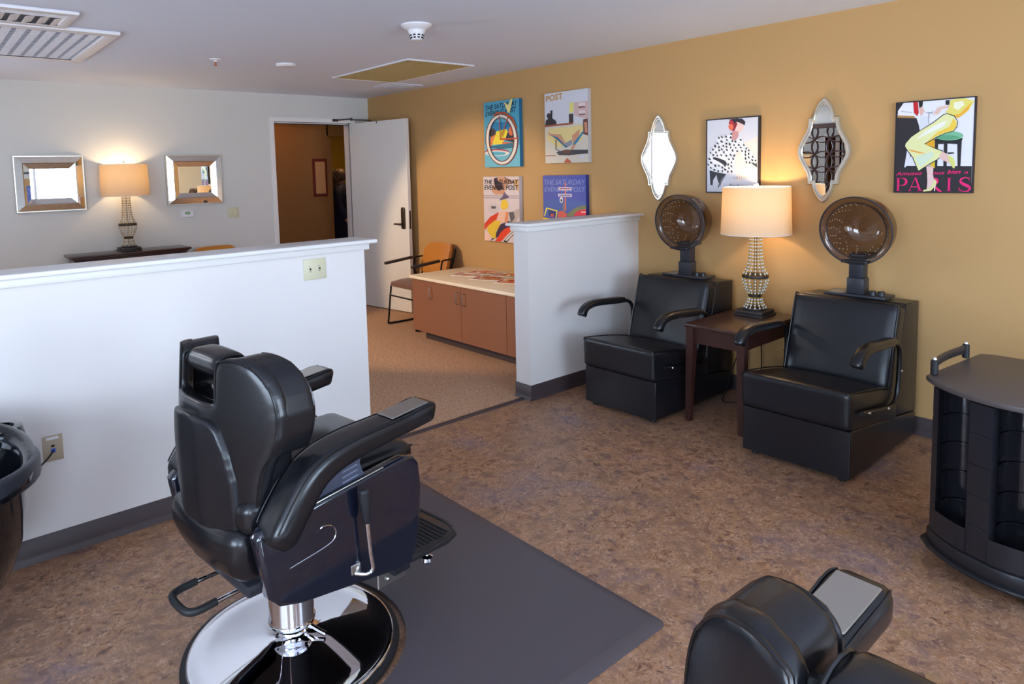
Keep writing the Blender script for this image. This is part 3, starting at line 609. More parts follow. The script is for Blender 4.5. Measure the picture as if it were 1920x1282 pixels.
((110,50,45),[(0.447,0.085),(0.379,0.106),(0.387,0.116),(0.452,0.096)]),
((110,50,45),[(0.379,0.106),(0.315,0.139),(0.327,0.148),(0.387,0.116)]),
((110,50,45),[(0.315,0.139),(0.259,0.183),(0.275,0.19),(0.327,0.148)]),
((110,50,45),[(0.259,0.183),(0.213,0.236),(0.231,0.242),(0.275,0.19)]),
((110,50,45),[(0.213,0.236),(0.178,0.296),(0.199,0.3),(0.231,0.242)]),
((110,50,45),[(0.178,0.296),(0.157,0.361),(0.179,0.363),(0.199,0.3)]),
((110,50,45),[(0.157,0.361),(0.149,0.428),(0.172,0.428),(0.179,0.363)]),
((110,50,45),[(0.149,0.428),(0.157,0.495),(0.179,0.492),(0.172,0.428)]),
((110,50,45),[(0.157,0.495),(0.178,0.559),(0.198,0.553),(0.179,0.492)]),
((110,50,45),[(0.178,0.559),(0.212,0.616),(0.231,0.609),(0.198,0.553)]),
((110,50,45),[(0.212,0.616),(0.258,0.666),(0.274,0.657),(0.231,0.609)]),
((110,50,45),[(0.258,0.666),(0.314,0.705),(0.327,0.695),(0.274,0.657)]),
((110,50,45),[(0.314,0.705),(0.378,0.733),(0.386,0.722),(0.327,0.695)]),
((110,50,45),[(0.378,0.733),(0.446,0.749),(0.45,0.737),(0.386,0.722)]),
((110,50,45),[(0.446,0.749),(0.517,0.751),(0.517,0.74),(0.45,0.737)]),
((110,50,45),[(0.517,0.751),(0.587,0.741),(0.583,0.73),(0.517,0.74)]),
((110,50,45),[(0.587,0.741),(0.654,0.718),(0.646,0.708),(0.583,0.73)]),
((110,50,45),[(0.654,0.718),(0.715,0.684),(0.704,0.675),(0.646,0.708)]),
((110,50,45),[(0.715,0.684),(0.769,0.64),(0.754,0.633),(0.704,0.675)]),
((110,50,45),[(0.769,0.64),(0.813,0.588),(0.795,0.582),(0.754,0.633)]),
((110,50,45),[(0.813,0.588),(0.845,0.529),(0.826,0.526),(0.795,0.582)]),
((110,50,45),[(0.845,0.529),(0.865,0.466),(0.845,0.465),(0.826,0.526)]),
((110,50,45),[(0.865,0.466),(0.872,0.401),(0.851,0.402),(0.845,0.465)]),
((165,65,50),[(0.463,0.78),(0.484,0.779),(0.513,0.415),(0.487,0.416)]),
((165,65,50),[(0.735,0.776),(0.76,0.772),(0.543,0.459),(0.522,0.466)]),
((190,80,55),[(0.496,0.433),(1,0.424),(1,0.402),(0.496,0.408)]),
((185,85,50),[(0.298,0.795),(0.43,0.833),(0.645,0.82),(0.856,0.725),(0.971,0.564),(0.94,0.565),(0.815,0.705),(0.624,0.799),(0.452,0.809),(0.331,0.782)]),
((235,225,150),[(0.624,0.962),(0.666,0.959),(0.719,0.911),(0.814,1),(0.86,0.989),(0.772,0.796),(0.72,0.811)])],
'terrace':[((208,200,185),[(0,0.548),(1,0.541),(1,0),(0,0)]),
((225,205,140),[(0.104,0.5),(0.899,0.506),(0.868,0.307),(0.292,0.219),(0.03,0.353)]),
((205,175,170),[(0.692,0.831),(1,0.829),(1,0.581),(0.695,0.648)]),
((225,205,205),[(0.795,0.824),(0.945,0.818),(0.945,0.763),(0.795,0.768)]),
((120,75,80),[(0.795,0.768),(0.945,0.763),(0.946,0.744),(0.795,0.748)]),
((225,205,205),[(0.804,0.712),(0.946,0.709),(0.946,0.664),(0.805,0.667)]),
((120,75,80),[(0.805,0.667),(0.946,0.664),(0.947,0.646),(0.805,0.649)]),
((225,215,120),[(0.597,0.828),(0.692,0.831),(0.677,0.7),(0.59,0.685)]),
((60,50,50),[(0.576,0.68),(0.677,0.679),(0.679,0.547),(0.578,0.552)]),
((55,48,52),[(0.009,0.547),(0.027,0.621),(0.084,0.64),(0.045,0.684),(0.083,0.725),(0.139,0.711),(0.139,0.753),(0.194,0.755),(0.186,0.645),(0.279,0.598),(0.289,0.545)]),
((150,80,50),[(0,0.55),(0.67,0.558),(0.67,0.532),(0,0.526)]),
((205,150,120),[(0.057,0.459),(0.142,0.424),(0.381,0.405),(0.498,0.277),(0.454,0.257),(0.327,0.354),(0.105,0.404)]),
((140,145,155),[(0.472,0.277),(0.647,0.324),(0.647,0.252),(0.508,0.214)]),
((205,145,115),[(0.646,0.375),(0.816,0.46),(0.816,0.409),(0.733,0.25),(0.58,0.095),(0.553,0.105),(0.665,0.252)]),
((60,130,165),[(0.665,0.262),(0.883,0.427),(0.908,0.406),(0.767,0.28),(0.682,0.241)]),
((60,110,140),[(0.133,0.409),(0.309,0.366),(0.472,0.257),(0.543,0.234),(0.499,0.209),(0.291,0.335)]),
((95,60,55),[(0.898,0.586),(1,0.591),(1,0.362),(0.9,0.386)]),
((205,140,110),[(0.923,0.545),(0.981,0.547),(0.99,0.403),(0.933,0.405)]),
((70,68,75),[(0.275,0.156),(0.473,0.184),(1,0.169),(1,0.119),(0.562,0.105),(0.33,0.114)]),
((110,75,60),[(0.631,0.155),(0.626,0.147),(0.612,0.139),(0.588,0.133),(0.559,0.129),(0.527,0.128),(0.494,0.13),(0.464,0.135),(0.44,0.142),(0.425,0.15),(0.42,0.159),(0.425,0.168),(0.44,0.176),(0.464,0.182),(0.493,0.185),(0.526,0.186),(0.559,0.184),(0.588,0.179),(0.611,0.173),(0.626,0.164)]),
((70,75,85),[(0.255,0.336),(0.277,0.335),(0.278,0.198),(0.438,0.148),(0.429,0.138),(0.256,0.194)]),
((205,205,215),[(0.803,0.077),(0.887,0.106),(0.953,0.075),(0.871,0.051)]),
((190,95,70),[(0.457,0.018),(0.527,0.07),(0.624,0.012),(0.616,0.002),(0.457,0.003)]),
((150,90,60),[(0.014,0.118),(0.257,0.115),(0.257,0.102),(0.014,0.105)])],
'orange':[((205,150,115),[(0.296,0.966),(0.416,0.992),(0.631,0.992),(0.766,0.956),(0.842,0.906),(0.709,0.885),(0.633,0.823),(0.595,0.73),(0.339,0.726),(0.238,0.777),(0.317,0.872)]),
((60,45,60),[(0.316,0.976),(0.426,0.992),(0.396,0.945),(0.535,0.904),(0.574,0.822),(0.438,0.779),(0.337,0.862)]),
((215,165,110),[(0.842,0.951),(0.991,0.962),(0.993,0.766),(0.918,0.836),(0.842,0.896)]),
((60,50,55),[(0.592,0.992),(0.631,0.992),(0.842,0.906),(0.823,0.898)]),
((110,95,130),[(0.537,0.688),(0.594,0.771),(0.73,0.691),(0.673,0.67),(0.459,0.635),(0.478,0.666)]),
((70,65,70),[(0.003,0.707),(0.993,0.714),(0.993,0.708),(0.003,0.7)]),
((70,65,70),[(0.003,0.674),(0.994,0.684),(0.994,0.678),(0.003,0.667)]),
((205,195,195),[(0.44,0.51),(0.433,0.485),(0.411,0.461),(0.376,0.441),(0.331,0.428),(0.282,0.423),(0.232,0.425),(0.186,0.436),(0.15,0.453),(0.127,0.476),(0.119,0.502),(0.126,0.528),(0.149,0.552),(0.185,0.571),(0.23,0.584),(0.28,0.59),(0.33,0.587),(0.374,0.576),(0.41,0.558),(0.432,0.536)]),
((90,85,90),[(0.21,0.546),(0.361,0.545),(0.341,0.508),(0.23,0.505)]),
((185,170,160),[(0.694,0.466),(0.846,0.481),(0.995,0.526),(0.996,0.406),(0.866,0.3),(0.753,0.295)]),
((95,90,95),[(0.713,0.457),(0.846,0.471),(0.875,0.381),(0.772,0.306)]),
((215,65,30),[(0.008,0.265),(0.181,0.377),(0.431,0.458),(0.402,0.385),(0.323,0.299),(0.142,0.25),(0.009,0.159)]),
((60,40,65),[(0.462,0.263),(0.676,0.333),(0.848,0.299),(0.848,0.249),(0.581,0.165),(0.405,0.074),(0.165,0),(0.325,0.112)]),
((225,65,30),[(0.483,0.15),(0.619,0.218),(0.81,0.247),(0.811,0.207),(0.64,0.107),(0.485,0.006),(0.306,0)]),
((235,190,165),[(0.382,0.374),(0.46,0.47),(0.675,0.476),(0.656,0.384),(0.541,0.297),(0.383,0.312)]),
((225,140,90),[(0.636,0.475),(0.704,0.457),(0.667,0.261),(0.609,0.259),(0.598,0.351)]),
((235,195,60),[(0.479,0.553),(0.537,0.647),(0.634,0.659),(0.702,0.599),(0.693,0.517),(0.539,0.493)]),
((228,190,55),[(0.101,0.227),(0.323,0.33),(0.491,0.316),(0.443,0.242),(0.345,0.154),(0.326,0.039),(0.225,0.054),(0.081,0.163)]),
((240,200,180),[(0,0.011),(0.06,0.151),(0.184,0.084),(0.144,0.008)]),
((40,35,40),[(0.543,0.009),(0.697,0.1),(0.905,0.221),(0.942,0.213),(0.924,0.172),(0.736,0.071),(0.641,0)]),
((225,220,215),[(0.602,0.033),(0.736,0.112),(0.905,0.206),(0.924,0.192),(0.755,0.092),(0.631,0.019)])],
'road':[((70,95,165),[(0.001,0.652),(0.997,0.646),(0.995,0.408),(0.002,0.411)]),
((120,125,90),[(0.757,0.552),(0.917,0.587),(1,0.587),(1,0.527),(0.597,0.409),(0.565,0.457)]),
((205,170,60),[(0,0.399),(0.308,0.375),(0.661,0.397),(0.564,0.219),(0.563,0),(0,0)]),
((235,200,40),[(0.002,0.399),(0.276,0.363),(0.324,0.339),(0.115,0.268),(0.003,0.22)]),
((235,120,60),[(0.526,0.901),(0.547,0.901),(0.546,0.505),(0.517,0.505)]),
((205,195,210),[(0.376,0.836),(0.679,0.834),(0.678,0.79),(0.376,0.792)]),
((205,195,210),[(0.365,0.743),(0.686,0.741),(0.686,0.701),(0.365,0.703)]),
((150,60,60),[(0.405,0.82),(0.654,0.819),(0.654,0.807),(0.405,0.808)]),
((60,60,110),[(0.397,0.729),(0.654,0.727),(0.654,0.715),(0.397,0.717)]),
((225,225,225),[(0.482,0.655),(0.477,0.634),(0.462,0.619),(0.442,0.613),(0.422,0.619),(0.407,0.634),(0.402,0.656),(0.407,0.677),(0.422,0.692),(0.442,0.697),(0.462,0.692),(0.477,0.676)]),
((60,60,60),[(0.464,0.649),(0.46,0.637),(0.449,0.629),(0.435,0.629),(0.424,0.637),(0.419,0.649),(0.424,0.662),(0.435,0.67),(0.449,0.67),(0.46,0.662)]),
((130,120,130),[(0.477,0.613),(0.509,0.613),(0.525,0.41),(0.477,0.41)]),
((235,215,60),[(0.074,0.543),(0.348,0.506),(0.316,0.377),(0.292,0.382),(0.321,0.494),(0.099,0.525),(0.034,0.411),(0.018,0.423)]),
((205,90,80),[(0.356,0.482),(0.437,0.506),(0.565,0.469),(0.565,0.41),(0.356,0.398)]),
((40,50,110),[(0.131,0.507),(0.3,0.485),(0.284,0.41),(0.147,0.423)]),
((190,80,80),[(0.265,0.434),(0.256,0.419),(0.234,0.41),(0.206,0.41),(0.183,0.419),(0.175,0.435),(0.183,0.45),(0.206,0.46),(0.234,0.46),(0.256,0.45)]),
((215,50,75),[(0.548,0.231),(0.661,0.362),(0.757,0.48),(0.853,0.522),(1,0.539),(1,0),(0.548,0)]),
((40,40,60),[(0.724,0.338),(0.788,0.421),(1,0.408),(1,0.283),(0.915,0.284),(0.74,0.314)]),
((190,190,200),[(0.963,0.337),(0.951,0.323),(0.919,0.314),(0.88,0.315),(0.848,0.323),(0.836,0.337),(0.848,0.351),(0.88,0.36),(0.919,0.36),(0.951,0.351)]),
((235,180,180),[(0.885,0.504),(1,0.508),(1,0.489),(0.9,0.486)])],
}
BULB = 7.5; SKY = 14.5; SKYC = (.68,.83,1.0,1); GROUND_GLOW = .95; HALLE = 11.0; EXPO = 0.34
WAIT_FILL = 17.0; SALON_FILL = 2.5; SPOTE = 400  # first two: strengths of the added fill lamps
# ---------------------------------------------------------------- the room
YC = YP+.065                                     # carpet / vinyl line
bm = BM(); box(bm, XL, XW, YN, YC, -.1, 0); struct(finish(bm, 'floor', M_VINYL, smooth=0))
bm = BM(); box(bm, XL, 8.0, YC, 11.0, -.1, 0.002); struct(finish(bm, 'floor_carpet', M_CARPET, smooth=0))
bm = BM(); box(bm, XL-.15, XW+.15, YN-.15, YB+.14, HC, HC+.1); struct(finish(bm, 'ceiling', M_CEIL, smooth=0))
bm = BM(); box(bm, XW, XW+.15, YN, YB+.13, 0, HC); struct(finish(bm, 'wall_right', M_GOLD, smooth=0))
def wall_holes(bm, axis, a, b, lo, hi, z1, holes):
    """wall slab between a..b in thickness, running lo..hi, with rectangular holes (u0,u1,z0,z1)"""
    def B(u0, u1, z0, z1_):
        if u1-u0 < 1e-4 or z1_-z0 < 1e-4: return
        if axis == 'y': box(bm, u0, u1, a, b, z0, z1_)
        else: box(bm, a, b, u0, u1, z0, z1_)
    u = lo
    for h in sorted(holes):
        B(u, h[0], 0, z1); B(h[0], h[1], 0, h[2]); B(h[0], h[1], h[3], z1); u = h[1]
    B(u, hi, 0, z1)
DX0, DX1, DZ = 3.13, 4.075, 2.125
bm = BM(); wall_holes(bm, 'y', YB, YB+.13, XL-.15, XW, HC, [(-2.1,-.6,.75,2.15), (DX0,DX1,0,DZ)]); struct(finish(bm, 'wall_back', M_WALLW, smooth=0))
bm = BM(); wall_holes(bm, 'y', YN-.15, YN, XL-.15, XW+.15, HC, [(-1.9,-.5,.55,2.0),(.45,2.9,.55,2.0)]); struct(finish(bm, 'wall_near', M_WALLW, smooth=0))
bm = BM(); wall_holes(bm, 'x', XL-.15, XL, YN, YB, HC, [(-1.4,1.2,.7,2.15)]); struct(finish(bm, 'wall_left', M_WALLW, smooth=0))
# windows
def window(n, axis, pos, u0, u1, z0, z1, depth, mull):
    w = thing('window_%d' % n, 'x', 'window'); del w['label']; del w['category']; w['kind'] = 'structure'
    def B(bm, a0, a1, c0, c1, t=.05):
        if axis == 'y': box(bm, a0, a1, pos-t/2, pos+t/2, c0, c1, .004, 1)
        else: box(bm, pos-t/2, pos+t/2, a0, a1, c0, c1, .004, 1)
    bm = BM(); B(bm,u0,u1,z0,z0+.05); B(bm,u0,u1,z1-.05,z1); B(bm,u0,u0+.05,z0+.05,z1-.05); B(bm,u1-.05,u1,z0+.05,z1-.05)
    for k in range(1, mull+1):
        x = u0+(u1-u0)*k/(mull+1); B(bm, x-.025, x+.025, z0+.05, z1-.05)
    finish(bm, 'window_frame', M_TRIMW, w, 0)
    bm = BM(); B(bm, u0+.05, u1-.05, z0+.05, z1-.05, .006); finish(bm, 'pane', M_PANE, w, 0)
    return w
window(1, 'y', YN-.07, .45, 2.9, .55, 2.0, .15, 2)
window(2, 'y', YN-.07, -1.9, -.5, .55, 2.0, .15, 1)
window(3, 'x', XL-.07, -1.4, 1.2, .7, 2.15, .15, 1)
window(4, 'y', YB+.07, -2.1, -.6, .75, 2.15, .15, 1)
# half-height dividing walls with moulded caps
def half_wall(n, x0, x1, name):
    bm = BM(); box(bm, x0, x1, YP, YP+.14, 0, 1.14); struct(finish(bm, name, M_PONY, smooth=0))
    ex0 = x0-.055 if x0 > XL+.1 else x0; ex1 = x1+.055 if x1 < XW-.1 else x1
    a0 = x0-.022 if x0 > XL+.1 else x0; a1 = x1+.022 if x1 < XW-.1 else x1
    bm = BM()
    box(bm, a0, a1, YP-.022, YP+.152, 1.137, 1.171, .004, 2)
    box(bm, ex0, ex1, YP-.055, YP+.165, 1.1715, 1.193, .006, 3)
    struct(finish(bm, 'trim_%d' % n, M_TRIMW))
half_wall(1, XL, 1.900, 'wall_half_left'); half_wall(2, 3.14, XW, 'wall_half_right')
# cove baseboards
def basebd(name, p0, p1, nx, ny, h=.102):
    bm = BM(); d = Vector((p1[0]-p0[0], p1[1]-p0[1], 0)); L = d.length; d.normalize(); n = Vector((nx,ny,0))
    prof = [(0,0),(.016,0),(.014,.004),(.006,.016),(.004,.03),(.004,h-.002),(.002,h),(0,h)]
    A = [bm.verts.new(Vector((p0[0],p0[1],0))+n*a+Vector((0,0,z))) for a, z in prof]
    B = [bm.verts.new(Vector((p0[0],p0[1],0))+d*L+n*a+Vector((0,0,z))) for a, z in prof]
    m = len(prof); bm.faces.new(A); bm.faces.new(B[::-1])
    for i in range(m): bm.faces.new((A[i],A[(i+1)%m],B[(i+1)%m],B[i]))
    return struct(finish(bm, name, M_BASE, smooth=50))
basebd('baseboard_half_left', (XL,YP), (1.900,YP), 0, -1)
basebd('baseboard_half_left_end', (1.9,YP-.006), (1.9,YP+.146), 1, 0)
basebd('baseboard_half_right', (3.14,YP), (XW,YP), 0, -1)
basebd('baseboard_half_right_end', (3.14,YP-.006), (3.14,YP+.146), -1, 0)
basebd('baseboard_right', (XW,YN), (XW,YP-.006), -1, 0)
basebd('baseboard_right_far', (XW,YP+.146), (XW,YB), -1, 0)
basebd('baseboard_back', (XL,YB), (DX0-.06,YB), 0, -1)
basebd('baseboard_near', (XL,YN), (XW,YN), 0, 1)
basebd('baseboard_left', (XL,YN), (XL,YP), 1, 0)
bm = BM(); prism(bm, [(YC-.022,0),(YC+.022,.0),(YC+.018,.006),(YC,.009),(YC-.018,.006)], 1.905, 3.135, 'x'); struct(finish(bm, 'trim_3', M_BASE, smooth=60))
# door frame, door leaf, closer
bm = BM(); f = .052
box(bm, DX0-f, DX0, YB-.016, YB+.146, 0, DZ+f, .004, 1); box(bm, DX1, DX1+f, YB-.016, YB+.146, 0, DZ+f, .004, 1)
box(bm, DX0, DX1, YB-.016, YB+.146, DZ, DZ+f, .004, 1)
box(bm, DX0, DX0+.012, YB+.05, YB+.146, 0, DZ); box(bm, DX1-.012, DX1, YB+.05, YB+.146, 0, DZ); box(bm, DX0, DX1, YB+.05, YB+.146, DZ-.012, DZ)
struct(finish(bm, 'trim_4', M_TRIMW, smooth=30))
bm = BM(); box(bm, DX0+.012, DX1-.012, YB+.052, YB+.058, DZ-.02, DZ-.011); struct(finish(bm, 'trim_5', M_DARK, smooth=0))
bm = BM(); box(bm, DX0-.002, DX0+.004, YB+.002, YB+.03, 1.06, 1.14); struct(finish(bm, 'trim_6', M_BRONZE, smooth=0))
door = thing('door_1', 'x', 'x', (DX1-.002, YB-.02, 0), math.radians(-81.5)); del door['label']; del door['category']; door['kind'] = 'structure'
# leaf runs from the hinge along local +x toward the camera; local -y faces the room
bm = BM(); box(bm, -.018, .945, -.022, .022, .012, DZ-.006, .002, 1); finish(bm, 'leaf', M_DOOR, door, 30)
bm = BM(); prism(bm, [(x*.9, z) for x, z in [(-.026,.93),(.026,.93),(.03,.97),(.03,1.14),(.02,1.165),(-.02,1.165),(-.03,1.14),(-.03,.97)]], -.042, -.022, 'y', .006, 2, Matrix.Translation((.868,0,0)))
h = finish(bm, 'lock_plate', M_BRONZE, door)
bm = BM(); tube(bm, [(.868,-.04,.985),(.868,-.075,.985),(.862,-.082,.985),(.775,-.082,.985)], .0095, 10); finish(bm, 'door_handle', M_BRONZE, h)
bm = BM(); box(bm, .9445, .9465, -.012, .012, .93, 1.13); lathe(bm, [(.008,0),(.008,.006),(.0,.007)], 10, M=Matrix.Translation((.946,0,1.03)) @ Matrix.Rotation(PI/2,4,'Y')); finish(bm, 'latch_plate', M_BRONZE, door)
bm = BM()
tube(bm, [(3.86,YB-.022,2.155),(4.03,YB-.10,2.168)], .008, 8); tube(bm, [(4.03,YB-.10,2.160),(4.13,YB-.33,2.14),(4.135,YB-.36,2.12)], .007, 8)
cyl(bm, (4.03,YB-.10), .013, 2.15, 2.18, 12); box(bm, 3.83, 3.90, YB-.024, YB-.016, 2.14, 2.17, .003, 1); box(bm, 4.12, 4.15, YB-.50, YB-.34, 2.09, 2.119, .004, 1)
tag(finish(bm, 'door_closer', M_IRON), 'dark metal door closer arm above the open white door', 'door closer')
# hallway beyond the door
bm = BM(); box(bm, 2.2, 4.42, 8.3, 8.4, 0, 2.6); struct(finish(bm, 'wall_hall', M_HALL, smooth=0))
bm = BM(); box(bm, 4.42, 4.46, 8.3, 8.42, 0, 2.02); struct(finish(bm, 'trim_7', M_HALL, smooth=0))
bm = BM(); box(bm, 2.2, 8.0, 10.4, 10.5, 0, 2.6); struct(finish(bm, 'wall_hall_far', M_HALL2, smooth=0))
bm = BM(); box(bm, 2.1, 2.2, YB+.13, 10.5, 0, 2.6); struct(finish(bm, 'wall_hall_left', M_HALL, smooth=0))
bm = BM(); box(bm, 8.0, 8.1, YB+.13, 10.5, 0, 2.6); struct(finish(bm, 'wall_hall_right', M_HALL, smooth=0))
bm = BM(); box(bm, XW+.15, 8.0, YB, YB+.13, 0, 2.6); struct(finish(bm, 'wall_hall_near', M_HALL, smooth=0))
bm = BM(); box(bm, 2.1, 8.1, YB+.13, 10.5, 2.42, 2.6); struct(finish(bm, 'ceiling_hall', M_CEIL, smooth=0))
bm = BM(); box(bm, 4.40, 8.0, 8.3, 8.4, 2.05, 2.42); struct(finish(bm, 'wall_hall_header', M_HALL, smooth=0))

# ---------------------------------------------------------------- wall plates
def plate_y(name, x0, x1, z0, z1, y, m, label, cat):
    t = thing(name, label, cat, ((x0+x1)/2, y, (z0+z1)/2)); w = (x1-x0)/2; h = (z1-z0)/2
    bm = BM(); box(bm, -w, w, -.006, 0, -h, h, .003, 2); finish(bm, 'plate', m, t); return t, w, h
t, w, h = plate_y('cable_plate', 1.540, 1.666, 1.010, 1.118, YP, M_IVORY, 'ivory two-port wall plate marked A and B on the half-height wall', 'wall plate')
for s, ch in ((-.026,'A'), (.026,'B')):
    bm = BM(); box(bm, s-.005, s+.005, -.0075, -.0055, -.004, .006); box(bm, s-.006, s+.004, -.0072, -.0055, -.013, -.010)
    finish(bm, 'port', M_IRON, t, 0)
    pr = Print((s-.007,-.0062,.010), (1,0,0), (0,0,1), (0,-1,0)); pr.text(ch, 0, 0, .007, .009, (90,90,90)); pr.done('marking', t)
t, w, h = plate_y('data_outlet', .357, .430, .403, .511, YP, M_BEIGEP, 'beige data outlet with a blue jack low on the half-height wall', 'outlet')
bm = BM(); box(bm, -.022, .022, -.008, -.005, .036, .046, .001, 1); finish(bm, 'label_window', M_WHITEP, t, 0)
bm = BM(); box(bm, -.008, .008, -.009, -.005, -.018, -.002); finish(bm, 'jack', mat('blue_plastic', (40,90,190), .4), t, 0)
bm = BM(); box(bm, -.006, .006, -.008, -.005, .006, .014); finish(bm, 'blank_port', M_DARK, t, 0)
bm = BM(); tube(bm, [(.394,YP-.012,.447),(.37,YP-.05,.437),(.30,YP-.12,.40),(.22,YP-.16,.30),(.17,YP-.15,.12),(.16,YP-.14,.007)], .0032, 8, 5)
tag(finish(bm, 'data_cable', M_DARK), 'thin black cable plugged into the beige outlet behind the basin', 'cable')
t, w, h = plate_y('thermostat', 2.112, 2.24, 1.15, 1.225, YB, M_WHITEP, 'white thermostat with green display on the white wall below the square mirror', 'thermostat')
bm = BM(); box(bm, -w+.004, w-.004, -.024, -.006, -h+.003, h-.003, .006, 3); finish(bm, 'housing', M_WHITEP, t)
bm = BM(); box(bm, -.03, .02, -.0255, -.0235, -.006, .022); finish(bm, 'display', M_LCD, t, 0)
bm = BM(); box(bm, .034, .044, -.0265, -.0235, -.004, .02, .001, 1); finish(bm, 'button', M_WHITEP, t, 0)
t, w, h = plate_y('light_switch', 2.582, 2.697, 1.117, 1.227, YB, M_IVORY, 'ivory double rocker light switch on the white wall left of the door', 'light switch')
for s in (-.024, .024):
    bm = BM(); box(bm, s-.016, s+.016, -.010, -.005, -.034, .034, .002, 2); finish(bm, 'rocker', M_IVORY, t)

# ---------------------------------------------------------------- ceiling fittings
def light_grille():
    t = thing('ceiling_grille', 'large white louvred ceiling grille with long pale strips at the far left', 'ceiling grille', (.45, 5.12, HC))
    x0, x1, y0, y1 = -.62, .62, -.60, .60; f = .075
    bm = BM(); box(bm,x0,x1,y0,y0+f,-.022,0,.006,2); box(bm,x0,x1,y1-f,y1,-.022,0,.006,2); box(bm,x0,x0+f,y0+f,y1-f,-.022,0,.006,2); box(bm,x1-f,x1,y0+f,y1-f,-.022,0,.006,2)
    finish(bm, 'frame', M_WHITEP, t)
    bm = BM(); box(bm,x0+f,x1-f,y0+f,y1-f,-.004,-.001); finish(bm, 'backing', mat('slate_backing',(60,60,84),.8), t, 0)
    bm = BM(); n = 15; w = (x1-x0-2*f)/n
    for i in range(n): box(bm, x0+f+w*i+.006, x0+f+w*(i+.70), y0+f, y1-f, -.014, -.008)
    finish(bm, 'louvres', mat('bright_white_louvre',(250,250,248),.35), t, 0)
    bm = BM()
    for j in range(30): box(bm, x0+f, x1-f, y0+f+j*(y1-y0-2*f)/30, y0+f+j*(y1-y0-2*f)/30+.003, -.017, -.0145)
    finish(bm, 'cross_wires', mat('pale_wire',(200,200,210),.6), t, 0)
light_grille()
t = thing('supply_register', 'white louvred air register beside the large grille at the far left', 'air vent', (.20, 4.30, HC))
bm = BM(); x0,x1,y0,y1,f = -.58,.58,-.20,.20,.05
box(bm,x0,x1,y0,y0+f,-.018,0,.005,2); box(bm,x0,x1,y1-f,y1,-.018,0,.005,2); box(bm,x0,x0+f,y0+f,y1-f,-.018,0,.005,2); box(bm,x1-f,x1,y0+f,y1-f,-.018,0,.005,2)
finish(bm, 'frame', M_WHITEP, t)
bm = BM()
for k in range(3): box(bm,x0+f,x1-f,y0+f+.01+k*.03,y0+f+.025+k*.03,-.016,-.008)
for k in range(16):
    x = x0+f+.03+k*.066; prism(bm, [(x,-.017),(x+.006,-.017),(x+.046,-.009),(x+.040,-.009)], y0+f+.11, y1-f, 'y')
finish(bm, 'blades', M_WHITEP, t, 0)
bm = BM(); box(bm,x0+f,x1-f,y0+f,y1-f,-.008,-.001); finish(bm, 'backing', mat('grey_void',(70,72,80),.8), t, 0)
t = thing('ceiling_grille', 'white framed ceiling grille with honeycomb gold filter near the mustard wall', 'ceiling grille', (3.42, 5.06, HC))
bm = BM(); x0,x1,y0,y1,f = -.34,.34,-.61,.61,.022
box(bm,x0,x1,y0,y0+f,-.012,0,.003,1); box(bm,x0,x1,y1-f,y1,-.012,0,.003,1); box(bm,x0,x0+f,y0+f,y1-f,-.012,0,.003,1); box(bm,x1-f,x1,y0+f,y1-f,-.012,0,.003,1)
finish(bm, 'frame', M_WHITEP, t)
bm = BM()
nx = 15; ny = 28
for i in range(nx+1):
    x = x0+f+(x1-x0-2*f)*i/nx; box(bm, x-.003, x+.003, y0+f, y1-f, -.009, -.001)
for j in range(ny+1):
    y = y0+f+(y1-y0-2*f)*j/ny; box(bm, x0+f, x1-f, y-.003, y+.003, -.0085, -.001)
finish(bm, 'filter_mesh', M_GOLDMESH, t, 0)
bm = BM(); box(bm, x0+f, x1-f, y0+f, y1-f, -.002, -.0005); finish(bm, 'backing', mat('brown_void',(96,80,60),.8), t, 0)
t = thing('ceiling_vent', 'small square white ceiling vent in the far corner by the mustard wall', 'air vent', (3.96, 5.90, HC))
bm = BM(); box(bm,-.19,.19,-.17,.17,-.008,0,.003,1); finish(bm, 'frame', M_CEIL, t)
bm = BM()
for k in range(7): box(bm,-.12,.12,-.11+k*.034,-.11+k*.034+.02,-.014,-.008)
finish(bm, 'blades', mat('pale_blue_plastic',(196,206,216),.5), t, 0)
t = thing('smoke_detector', 'white conical smoke detector hanging from the middle of the ceiling', 'smoke detector', (2.44, 3.42, HC))
bm = BM(); lathe(bm, [(.092,0),(.092,-.008),(.08,-.02),(.055,-.032),(.053,-.036)], 32); finish(bm, 'base', M_WHITEP, t)
bm = BM(); lathe(bm, [(.052,-.034),(.050,-.042),(.040,-.070),(.034,-.088),(.028,-.092),(0,-.093)], 28); h = finish(bm, 'sensor_head', M_WHITEP, t)
bm = BM()
for k in range(10):
    a = 2*PI*k/10
    for r, z in ((.0425,-.064),(.0375,-.078)):
        box(bm, r-.003, r+.0022, -.007, .007, z-.004, z+.004, M=Matrix.Rotation(a,4,'Z'))
finish(bm, 'slots', M_DARK, h, 0)
bm = BM(); lathe(bm, [(.078,HC),(.078,HC-.012),(.068,HC-.022),(.03,HC-.026),(0,HC-.026)], 28, (2.41,5.17,0)); tag(finish(bm, 'ceiling_disc', M_WHITEP), 'low round white cover disc on the ceiling between sprinkler and gold grille', 'ceiling cover')
t = thing('sprinkler_head', 'small ceiling sprinkler with round white plate left of the cover disc', 'sprinkler', (1.87, 5.21, HC))
bm = BM(); lathe(bm, [(.042,0),(.040,-.006),(.014,-.009),(.012,-.016),(.01,-.02)], 20); finish(bm, 'escutcheon', M_WHITEP, t)
bm = BM(); lathe(bm, [(.007,-.018),(.007,-.042),(.018,-.046),(.018,-.048),(0,-.049)], 14); finish(bm, 'deflector', mat('copper_red',(190,110,80),.3,metal=.6), t)
